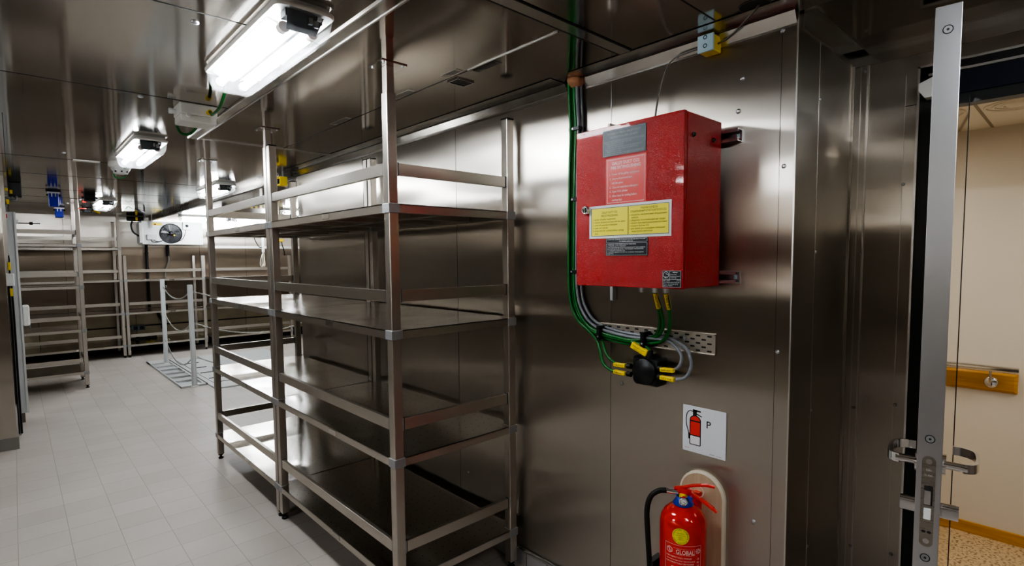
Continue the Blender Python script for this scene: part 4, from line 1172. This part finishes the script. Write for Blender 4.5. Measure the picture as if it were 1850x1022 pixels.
for s in (-1, 1):
    # lever: neck straight out from the face, then a flat curved grip bending back along the leaf
    y0 = s * TH / 2; zc = 1.066 if s < 0 else 1.068
    xx = LW - .055
    m = MB().mat('chrome').cyl(LP(xx, y0, zc), LP(xx, y0 + s * .044, zc), .0095, 16).cyl(LP(xx, y0, zc), LP(xx, y0 + s * .006, zc), .024, 20)
    P = spline([LP(xx + .004, y0 + s * .036, zc), LP(xx - .004, y0 + s * .052, zc), LP(xx - .030, y0 + s * .060, zc), LP(xx - .075, y0 + s * .060, zc + .001), LP(xx - .105, y0 + s * .054, zc + .002), LP(xx - .122, y0 + s * .034, zc + .002), LP(xx - .124, y0 + s * .014, zc + .002)], 6)
    loops = []
    for i, p in enumerate(P):
        d = (P[min(i + 1, len(P) - 1)] - P[max(i - 1, 0)]).normalized(); sd = Vector((0, 0, 1)); nn = sd.cross(d).normalized()
        hh = .0105; tt = .0035
        loops.append([p + sd * hh + nn * tt, p + sd * hh - nn * tt, p - sd * hh - nn * tt, p - sd * hh + nn * tt])
    m.mat('chrome').loft(loops, True, True, False)
    m.build('lever_handle', 'chrome', dl, bevel=0)
    c = MB().mat('chrome')
    zc = .962
    c.loft([[LP(xx + u, y0 + s * q, zc + v) for u, v in rr2(-.010, .010, -.020, .016, .0095, 6)] for q in (0, .032)], True, True)
    c.build('lock_cylinder', 'chrome', dl)
lb(MB(), -.005, 0, -TH / 2, TH / 2 + .0015, 0, 2.068).build('hinge_edge_seal', 'black', dl)
m = MB()
for z in (.25, 1.05, 1.85): m.cyl((hx + .012, hy + .035, z), (hx + .012, hy + .035, z + .11), .009, 12)
build_each(m, 'hinge', 'rail', dl)

# ------------------------------------------------------------------ corridor
XC = 3.842; ZK = 2.218
struct(MB().box(XR + .03, XC + .1, -3.0, 2.9, -.06, 0).build('floor_corridor', 'vinyl'))
struct(MB().box(XR + .06, XC + .1, -3.0, 2.9, ZK, ZK + .05).build('ceiling_corridor', 'cor_ceil'))
struct(MB().box(XC, XC + .08, -3.0, 2.9, 0, ZK).build('wall_corridor', 'cor_wall'))
struct(MB().box(XR + .06, XC, 2.82, 2.9, 0, ZK).box(XR + .06, XC, -3.08, -3.0, 0, ZK).box(XR + .06, XR + .075, .47, 2.82, 0, ZK).box(XR + .06, XR + .075, -3.0, -.56, 0, ZK).box(XR + .06, XR + .075, -.56, .47, 2.203, ZK).build('wall_corridor_end', 'cor_wall'))
struct(MB().box(XC - .012, XC, -3.0, 2.82, 0, .062).build('baseboard_corridor', 'oak'))
m = MB()
for y in (-.9, .385, 1.6): m.box(XR + .08, XC, y, y + .012, ZK - .0015, ZK)
m.box(3.05, 3.06, -3, 2.8, ZK - .0015, ZK)
struct(m.build('trim_13', plain('ceiling joint', (.33, .29, .22), .6)))
t = thing('ceiling_diffuser', 'round cream air diffuser in the corridor ceiling', 'air diffuser', (3.33, .255, ZK))
m = MB()
for R in (.115, .085, .055): m.torus((3.33, .255, ZK - .003), R, .0045, (1, 0, 0), (0, 1, 0), 36, 6)
m.build('ring', 'cor_ceil', t); MB().lathe((3.33, .255, ZK), [(0, -.008), (.04, -.008), (.045, -.002)], 30).build('centre_disc', 'cor_ceil', t)
hr = thing('handrail', 'chrome tube handrail on an oak backing board along the cream corridor wall', 'handrail', (XC, .8, .86))
f6 = lambda u, v, d: (XC - d, -u, v)
Q = [(-2.6, .812), (-.240, .812), (-.240, .918), (-2.6, .918)]
Qi = [(-2.6, .826), (-.254, .826), (-.254, .905), (-2.6, .905)]
MB().loft([[f6(u, v, 0) for u, v in Q], [f6(u, v, .012) for u, v in Q], [f6(u, v, .022) for u, v in Qi]], False, True, False).build('backing_board', 'oak', hr)
MB().cyl((XC - .065, .235, .943), (XC - .065, 2.6, .943), .018, 20).build('rail_tube', 'chrome', hr)
for y in (.345, 1.6):
    br = MB().lathe((XC - .022, y, .862), [(.030, 0), (.030, -.003), (.024, -.006), (0, -.006)], 24, 'x').build('rosette', 'chrome', hr)
    MB().tube(spline([(XC - .025, y, .866), (XC - .050, y, .870), (XC - .064, y, .885), (XC - .065, y, .926)], 5), .006, 10).build('bracket_arm', 'rail', br)

# ------------------------------------------------------------------ left side: white cabinet with cables
wc = thing('electrical_cabinet', 'tall pale grey electrical cabinet standing behind the left partition', 'cabinet', (-.3, 7.2, 0))
MB().box(-.75, .045, 6.985, 7.22, .095, 2.03).build('body', 'white_panel', wc, bevel=.004)
MB().box(-.70, .015, 7.0, 7.2, 0, .095).build('plinth', plain('brown plinth', (.16, .13, .11), .6), wc)
MB().box(-.058, -.014, 6.9835, 6.985, 1.970, 2.010).build('warning_sticker', 'red_plain', wc)
MB().box(.030, .045, 6.980, 6.985, .10, 2.03).build('door_edge', 'white', wc)
t = thing('soap_dispenser', 'small pale grey rounded box fixed to the right side of the tall cabinet', 'dispenser', (.07, 7.1, 1.03))
MB().box(.0455, .097, 7.02, 7.17, .935, 1.135).build('housing', 'jb', t, bevel=.014)
MB().box(.086, .098, 7.03, 7.10, .915, .945).build('nozzle', 'grey_cable', t, bevel=.003)
t = thing('junction_box', 'small white junction box on the cables beside the partition end', 'junction box', (-.05, 6.5, 1.38))
MB().box(-.115, .005, 6.44, 6.52, 1.345, 1.455).build('body', 'white', t, bevel=.006)
for k, x in enumerate((-.070, -.052, -.034, -.016)):
    cable('cable', 'black power cable rising beside the partition end to the white junction box', [(x, 6.48, 0.02), (x, 6.48, .5), (x + .002, 6.48, 1.0), (x, 6.48, 1.345)], .007, 'black', group='black power cables at the partition end')
tag(MB().box(-.110, -.020, 6.50, 6.515, 0, ZC).build('cable_channel', 'rail'), 'narrow steel channel behind the black cables at the partition end', 'cable channel')
for x, z, lab in ((-.060, 1.29, 'yellow sleeve under the white junction box on the left cables, outer one'), (-.020, 1.29, 'yellow sleeve under the white junction box on the left cables, inner one'), (-.022, 1.52, 'yellow sleeve above the white junction box on the left cable')):
    tag(MB().box(x - .010, x + .010, 6.465, 6.478, z - .035, z + .035).build('cable_marker', 'yellow', bevel=.002), lab, 'cable marker')
cable('cable', 'black cable climbing the cabinet front from the white junction box', [(-.022, 6.48, 1.455), (-.02, 6.5, 1.6), (-.045, 6.6, 1.75), (-.048, 6.8, 1.9), (-.045, 6.97, 2.05), (-.04, 6.97, 2.20)], .006, 'black')
for x, z in ((-.06, 1.66), (-.048, 1.86)):
    tag(MB().box(x - .004, x + .024, 6.90, 6.93, z, z + .018).build('cable_clip', 'black'), 'small black clip holding the cable on the cabinet front', 'clip', 'black clips on the cabinet cable')
t = thing('cable_socket', 'black plug box with yellow tags hanging from the ceiling above the tall cabinet', 'socket box', (.06, 7.0, 2.2))
MB().box(.005, .100, 6.98, 7.10, 2.175, ZC).build('housing', 'black', t, bevel=.006)
MB().box(.015, .035, 6.968, 6.98, 2.20, 2.235).box(-.016, .004, 6.968, 6.98, 2.225, 2.25).build('yellow_tag', 'yellow', t)
gc_group = 'grey cables dropping to the cabinet top'
for k, pts in enumerate(([(-.09, 7.0, ZC), (-.085, 7.0, 2.2), (-.095, 7.0, 2.1), (-.09, 7.02, 2.03)], [(-.06, 7.0, ZC), (-.05, 7.0, 2.22), (-.07, 7.0, 2.12), (-.068, 7.02, 2.03)],
                       [(.03, 6.98, 2.175), (.02, 6.98, 2.15), (-.02, 6.98, 2.16), (-.04, 7.0, 2.10), (-.045, 7.02, 2.03)], [(.06, 6.98, 2.18), (.05, 6.96, 2.14), (.0, 6.97, 2.13), (-.02, 7.0, 2.08), (-.025, 7.02, 2.03)])):
    cable('cable', 'pale grey cable dropping from the ceiling into the top of the tall cabinet', pts, .009, 'grey_cable', group=gc_group)
tag(MB().cyl((-.045, 7.03, 2.03), (-.045, 7.03, 2.10), .014, 12).build('cable_gland', 'white'), 'white cable gland standing on top of the tall cabinet', 'cable gland')
tag(MB().box(-.012, .008, 6.955, 6.965, 2.10, 2.145).build('cable_marker', 'yellow'), 'yellow tag on the cable above the tall cabinet', 'cable marker')
t = thing('door_lock_bolt', 'thin metal latch rod sticking out beside the top of the tall cabinet', 'latch', (.1, 7.1, 1.9))
MB().cyl((.045, 7.05, 1.93), (.22, 7.05, 1.93), .005, 8).cyl((.140, 7.05, 1.93), (.165, 7.05, 1.93), .014, 10).build('rod', 'black', t)
MB().cyl((.045, 7.03, 1.945), (.062, 7.03, 1.94), .016, 12).build('knob', 'white', t)

# ------------------------------------------------------------------ fan cooler on the back wall
fc = thing('fan_cooler', 'white wall-hung cooling unit with a black fan above the back racks', 'cooling unit', (2.06, 11.1, 1.84))
MB().box(1.62, 2.535, 10.90, YB - .002, 1.84, 2.235).build('casing', 'white', fc, bevel=.006)
MB().box(1.585, 1.635, 10.885, 11.15, 1.865, 2.20).build('side_cover', 'jb', fc, bevel=.004)
fo = MB().lathe((2.045, 10.90, 2.030), [(.172, 0), (.172, -.012), (.164, -.018), (.160, -.012), (.158, 0)], 40, 'y').build('fan_ring', 'fan', fc)
MB().lathe((2.045, 10.899, 2.030), [(.160, 0), (0, 0)], 40, 'y').build('fan_opening', 'fan', fc)
m = MB()
for k in range(5):
    a = 2 * PI * k / 5 + .5
    pts = []
    for R, da, dy in ((.035, -.25, -.004), (.150, -.30, -.002), (.155, .10, -.012), (.035, .35, -.012)):
        pts.append((2.045 + R * math.cos(a + da), 10.897 + dy, 2.030 + R * math.sin(a + da)))
    m.add(pts, [(0, 1, 2, 3)])
m.build('fan_blades', 'fanblade', fc)
m = MB().mat('fan').lathe((2.045, 10.885, 2.030), [(.040, .004), (.040, -.004), (0, -.006)], 20, 'y')
for R in (.065, .095, .125, .150): m.torus((2.045, 10.882, 2.030), R, .0022, (1, 0, 0), (0, 0, 1), 32, 5)
for k in range(8):
    a = 2 * PI * k / 8; m.tube([(2.045 + .035 * math.cos(a), 10.881, 2.030 + .035 * math.sin(a)), (2.045 + .166 * math.cos(a), 10.883, 2.030 + .166 * math.sin(a))], .003, 6)
m.mat('yellow').lathe((2.085, 10.876, 2.000), [(.014, 0), (.014, -.002), (0, -.002)], 14, 'y')
m.build('fan_guard', 'fan', fc)
MB().box(1.77, 1.915, 10.897, 10.90, 2.165, 2.207).build('warning_sticker', 'yellow', fc)
m = MB(); m.prism([(1.80, 2.172), (1.832, 2.172), (1.816, 2.198)], lambda u, v, d: (u, 10.897 - d, v), 0, .0008)
m.build('warning_mark', 'print_black', fc)
MB().box(1.690, 1.832, 10.875, 10.90, 1.920, 2.003).build('terminal_box', 'white_panel', fc, bevel=.004)
sw = MB().box(2.220, 2.340, 10.865, 10.90, 2.10, 2.235).build('isolator_switch', 'white', fc, bevel=.005)
MB().lathe((2.285, 10.865, 2.17), [(.026, 0), (.022, -.02), (0, -.02)], 16, 'y').build('rotary_knob', 'fan', sw)
m = MB()
m.tube(spline([(1.74, 10.88, 1.92), (1.76, 10.87, 1.885), (1.82, 10.87, 1.878), (1.90, 10.88, 1.90), (1.94, 10.885, 1.93)], 5), .006, 6)
m.tube(spline([(1.79, 10.88, 1.92), (1.80, 10.87, 1.895), (1.84, 10.87, 1.888)], 5), .005, 6)
m.tube(spline([(2.26, 10.88, 2.10), (2.25, 10.87, 2.02), (2.21, 10.87, 1.94), (2.15, 10.88, 1.90)], 5), .005, 6)
build_each(m, 'wiring', 'fan', fc)
tag(MB().box(1.755, 1.775, 10.86, 10.875, 2.12, ZC).build('hanger_strap', 'rail'), 'narrow steel strap hanging from the ceiling in front of the fan cooler', 'strap')
t = thing('pipe_bend', 'dark bundle of insulated pipes at the ceiling left of the fan cooler', 'pipe bundle', (1.6, 10.9, 2.25))
MB().tube([(1.43, 10.95, 2.262), (1.66, 10.95, 2.262)], .038, 14).build('insulated_pipe', 'rubber', t)
MB().tube(spline([(1.50, 10.92, 2.22), (1.48, 10.9, 2.15), (1.50, 10.9, 2.05), (1.585, 10.95, 1.98)], 6), .014, 8).build('branch_pipe', 'rubber', t)
MB().box(1.545, 1.575, 10.90, 10.912, 2.235, 2.29).build('yellow_tag', 'yellow', t)
for x, y, z0, z1, r, mt, lab in ((1.72, 11.2, .75, 1.86, .022, 'rubber', 'dark insulated pipe running down from the left half of the fan cooler'),):
    t = thing('drain_pipe', lab, 'pipe', (x, y, z0)); MB().tube([(x, y, z0), (x, y, z1)], r, 12).build('insulated_pipe', mt, t)
    MB().cyl((x, y, 1.40), (x, y, 1.44), r + .006, 12).cyl((x, y, 1.68), (x, y, 1.71), r + .006, 12).build('band', 'black', t)
t = thing('drain_pipe', 'drain pipe with a copper bend below the right half of the fan cooler', 'pipe', (2.0, 11.2, .5))
MB().tube([(2.035, 11.2, 1.86), (2.035, 11.2, 1.64)], .026, 12).build('insulated_top', 'rubber', t)
MB().tube(spline([(2.035, 11.2, 1.66), (2.045, 11.2, 1.56), (2.02, 11.2, 1.48), (1.985, 11.2, 1.40), (1.975, 11.2, 1.28), (1.975, 11.2, 1.0), (1.975, 11.2, .78)], 6), .015, 10).build('bare_pipe', 'brown_metal', t)
MB().tube(spline([(1.975, 11.2, .78), (1.96, 11.2, .72), (1.88, 11.2, .70), (1.84, 11.2, .64), (1.90, 11.2, .50), (1.90, 11.2, .36)], 6), .022, 10).build('trap', 'rubber', t)
t = thing('socket_box', 'grey-blue twin socket box low on the back wall behind the racks', 'socket', (1.5, 11.2, .35))
MB().box(1.44, 1.64, 11.19, YB - .014, .36, .45).build('body', plain('grey blue', (.2, .24, .27), .5), t, bevel=.005)
MB().box(1.47, 1.53, 11.185, 11.19, .375, .435).box(1.56, 1.62, 11.185, 11.19, .375, .435).build('socket_cover', 'plate', t, bevel=.002)
t = thing('valve_manifold', 'dark pipe fitting with yellow handle under the socket on the back wall', 'valve', (1.6, 11.18, .25))
MB().tube([(1.42, 11.19, .20), (1.80, 11.19, .22)], .03, 12).cyl((1.52, 11.19, .14), (1.52, 11.19, .30), .025, 10).build('pipework', 'black', t)
MB().box(1.63, 1.76, 11.12, 11.15, .265, .30).build('handle', 'yellow', t, bevel=.004)
MB().box(1.66, 1.70, 11.13, 11.20, .22, .27).build('valve_stem', 'black', t)
# bumper rail on the back wall
t = thing('wall_rail', 'pale bumper rail screwed to the back wall above the right low rack', 'wall rail', (3.4, YB, 1.8))
MB().box(2.70, 4.45, YB - .022, YB - .001, 1.785, 1.835).build('rail', 'jb', t, bevel=.002)
m = MB()
for k in range(9): m.lathe((2.8 + k * .2, YB - .022, 1.81), [(.007, 0), (0, -.003)], 8, 'y')
build_each(m, 'screw', 'zinc', t)
# white conduit and rope at the back right
t = thing('conduit', 'white conduit end with a looped black lead above the rope', 'conduit', (3.44, 10.53, 1.9))
MB().box(3.415, 3.455, 10.50, 10.53, 1.70, 1.97).build('sleeve', 'white', t, bevel=.003)
MB().tube(spline([(3.28, 10.52, 1.98), (3.32, 10.52, 1.88), (3.37, 10.52, 1.80), (3.42, 10.52, 1.79)], 5), .008, 8).build('lead', 'black', t)
MB().cyl((3.435, 10.515, 1.97), (3.435, 10.515, ZC), .010, 10).build('drop_pipe', 'white', t)
m = MB()
for dx in (-.03, -.01, .02):
    m.tube(spline([(3.44, 10.515, 1.72), (3.43 + dx, 10.51, 1.62), (3.42 + dx * 1.5, 10.51, 1.50), (3.43 + dx, 10.51, 1.43), (3.45 + dx * .5, 10.51, 1.50), (3.445, 10.515, 1.62)], 5), .007, 6)
tag(m.build('rope', 'rope'), 'looped cream rope hanging behind the racks', 'rope')
t = thing('cable_connector', 'yellow cable connector with black leads hanging at the back right', 'connector', (4.0, 11.0, 1.95))
MB().box(3.93, 4.07, 11.22, YB - .001, 1.925, 1.985).build('body', 'yellow', t, bevel=.006)
MB().tube(spline([(3.94, 11.24, 1.95), (3.90, 11.24, 1.90), (3.88, 11.24, 1.80), (3.86, 11.25, 1.70)], 5), .009, 8).tube(spline([(4.04, 11.24, 1.93), (4.05, 11.24, 1.85), (4.08, 11.24, 1.74), (4.09, 11.25, 1.65)], 5), .009, 8).build('lead', 'black', t)
# hazard striped edge board near the ceiling behind the racks
t = thing('hazard_beam', 'low steel beam edged in yellow and black hazard stripes behind the racks', 'beam', (2.8, 8.4, 2.2))
MB().box(2.30, 3.10, 8.72, 8.78, 2.215, ZC).build('beam_body', 'trim', t)
m = MB()
for k in range(14):
    m.mat('yellow' if k % 2 else 'print_black').prism([(2.50 + k * .035, 2.22), (2.535 + k * .035, 2.22), (2.550 + k * .035, 2.27), (2.515 + k * .035, 2.27)], lambda u, v, d: (u, 8.72 - d, v), 0, .001)
m.build('hazard_stripes', 'yellow', t)

# ------------------------------------------------------------------ floor hatch, bollards, chains
fg = thing('floor_gutter', 'light grey slotted drain gutter set in the tiles beside the hatch', 'gutter', (1.55, 8.6, 0))
MB().box(1.44, 1.69, 7.50, 9.80, .0005, .003).build('base_plate', plain('gutter bed', (.50, .51, .51), .6, var=.1), fg)
m = MB().box(1.43, 1.445, 7.49, 9.81, 0, .022).box(1.675, 1.70, 7.49, 9.81, 0, .024).box(1.43, 1.70, 7.485, 7.56, 0, .023).box(1.43, 1.70, 9.50, 9.81, 0, .023)
m.build('rim', 'paint_grey', fg)
m = MB()
for k in range(1, 6): m.box(1.445, 1.675, 7.56 + k * .325 - .02, 7.56 + k * .325 + .02, .003, .028)
build_each(m, 'cross_bar', 'paint_grey', fg)
fh = thing('floor_hatch', 'large light grey flush floor hatch with hinges behind the racks', 'hatch', (2.4, 8.5, 0))
MB().box(1.72, 3.15, 7.15, 9.80, 0, .014).build('surround', 'paint_grey', fh, bevel=.003)
MB().box(1.78, 3.08, 7.50, 9.60, .014, .024).build('cover', 'paint_grey', fh, bevel=.003)
m = MB()
for y in (7.75, 8.2, 8.65, 9.1): m.box(1.80, 1.98, y, y + .02, .024, .030)
m.box(1.705, 1.725, 7.5, 9.75, .014, .017)
build_each(m, 'hinge_slot', 'seam', fh)

BL = [(1.576, 7.50, 1.262, 'nearer white grey round bollard post at the corner of the drain gutter'), (1.640, 9.53, 1.278, 'farther white grey bollard post with green scuffs at the end of the gutter'),
      (3.12, 7.30, 1.262, 'white grey bollard post at the hidden corner of the floor hatch')]
def make_bollard(x, y, h, lab):
    t = thing('bollard', lab, 'bollard', (x, y, 0), 0, 'chain bollards round the hatch')
    MB().lathe((x, y, 0), [(.030, .006), (.030, h - .006), (.026, h), (0, h)], 24).build('post', 'paint_wgrey', t)
    MB().lathe((x, y, 0), [(.046, 0), (.046, .012), (.030, .014)], 24).build('base', 'jb', t)
    for z in (1.17, .78, .36):
        m = MB().torus((x + .044, y, z), .014, .0035, (1, 0, 0), (0, .5, .86), 14, 6).torus((x, y + .044, z), .014, .0035, (0, 1, 0), (.5, 0, .86), 14, 6)
        build_each(m, 'chain_eye', 'chain_mat', t)
    return t
for b in BL: make_bollard(*b)


def chain(a, b, sag, lab, group):
    a = Vector(a); b = Vector(b); L = (b - a).length; n = max(12, int(L / .034))
    m = MB()
    P = []
    for k in range(n + 1):
        t = k / n; p = a.lerp(b, t); p.z -= sag * 4 * t * (1 - t); P.append(p)
    for k in range(n):
        c = (P[k] + P[k + 1]) / 2; d = (P[k + 1] - P[k]).normalized()
        s = d.cross(Vector((0, 0, 1))).normalized(); u = s.cross(d)
        e = (s + u).normalized() if k % 2 else (s - u).normalized()
        l = .027; q = .0105
        loop = [c + d * l * .5 + e * q * .5, c + d * l * .75, c + d * l * .5 - e * q * .5, c - d * l * .5 - e * q * .5, c - d * l * .75, c - d * l * .5 + e * q * .5]
        m.tube(loop + [loop[0]], .0040, 5, False)
    return tag(m.build('chain', 'chain_mat'), lab, 'chain', group)


for z, sg, w in ((1.17, .13, 'top'), (.78, .17, 'middle'), (.36, .21, 'lowest')):
    chain((1.640, 9.49, z), (1.576, 7.545, z), sg, '%s sagging chain along the gutter between the two front bollards' % w, 'chains along the gutter')
    chain((1.622, 7.50, z), (3.07, 7.30, z), sg, '%s sagging chain running right from the nearer bollard behind the racks' % w, 'chains across the hatch end')

# ------------------------------------------------------------------ lights, world, camera
def area(name, loc, size, power, col, rot=(0, 0, 0)):
    l = bpy.data.lights.new(name, 'AREA'); l.energy = power; l.size = size; l.color = col
    o = bpy.data.objects.new(name, l); C.objects.link(o); o.location = loc; o.rotation_euler = rot
    return o


area('corridor_fill', (3.15, -.9, ZK - .03), .5, 8, (1, .95, .87))  # unseen area lights added to brighten the corridor
area('corridor_fill', (3.15, 1.2, ZK - .03), .5, 6, (1, .95, .87))
wd = bpy.data.worlds.new('World'); bpy.context.scene.world = wd; wd.use_nodes = True
wd.node_tree.nodes['Background'].inputs[0].default_value = (.02, .02, .022, 1)

cam = bpy.data.cameras.new('Camera'); co = bpy.data.objects.new('Camera', cam); C.objects.link(co)
f, yaw, pit, rol = 971.64, .7471, .0670, -.0091
cam.sensor_width = 36; cam.lens = f / 1850 * 36; cam.shift_y = 20.38 / 1850
cam.clip_start = .02
fw = Vector((math.sin(yaw) * math.cos(pit), math.cos(yaw) * math.cos(pit), -math.sin(pit)))
r = Vector((math.cos(yaw), -math.sin(yaw), 0)); u = r.cross(fw)
r2 = r * math.cos(rol) + u * math.sin(rol); u2 = -r * math.sin(rol) + u * math.cos(rol)
mt = Matrix((r2, u2, -fw)).transposed().to_4x4(); mt.translation = Vector((0, 0, 1.55))
co.matrix_world = mt
sc = bpy.context.scene; sc.camera = co
sc.view_settings.view_transform = 'AgX'
sc.view_settings.look = 'AgX - High Contrast'
sc.view_settings.exposure = 1.0
sc.cycles.use_denoising = True
sc.cycles.max_bounces = 10; sc.cycles.glossy_bounces = 8; sc.cycles.transparent_max_bounces = 16; sc.cycles.diffuse_bounces = 4
sc.cycles.caustics_reflective = True; sc.cycles.sample_clamp_indirect = 8
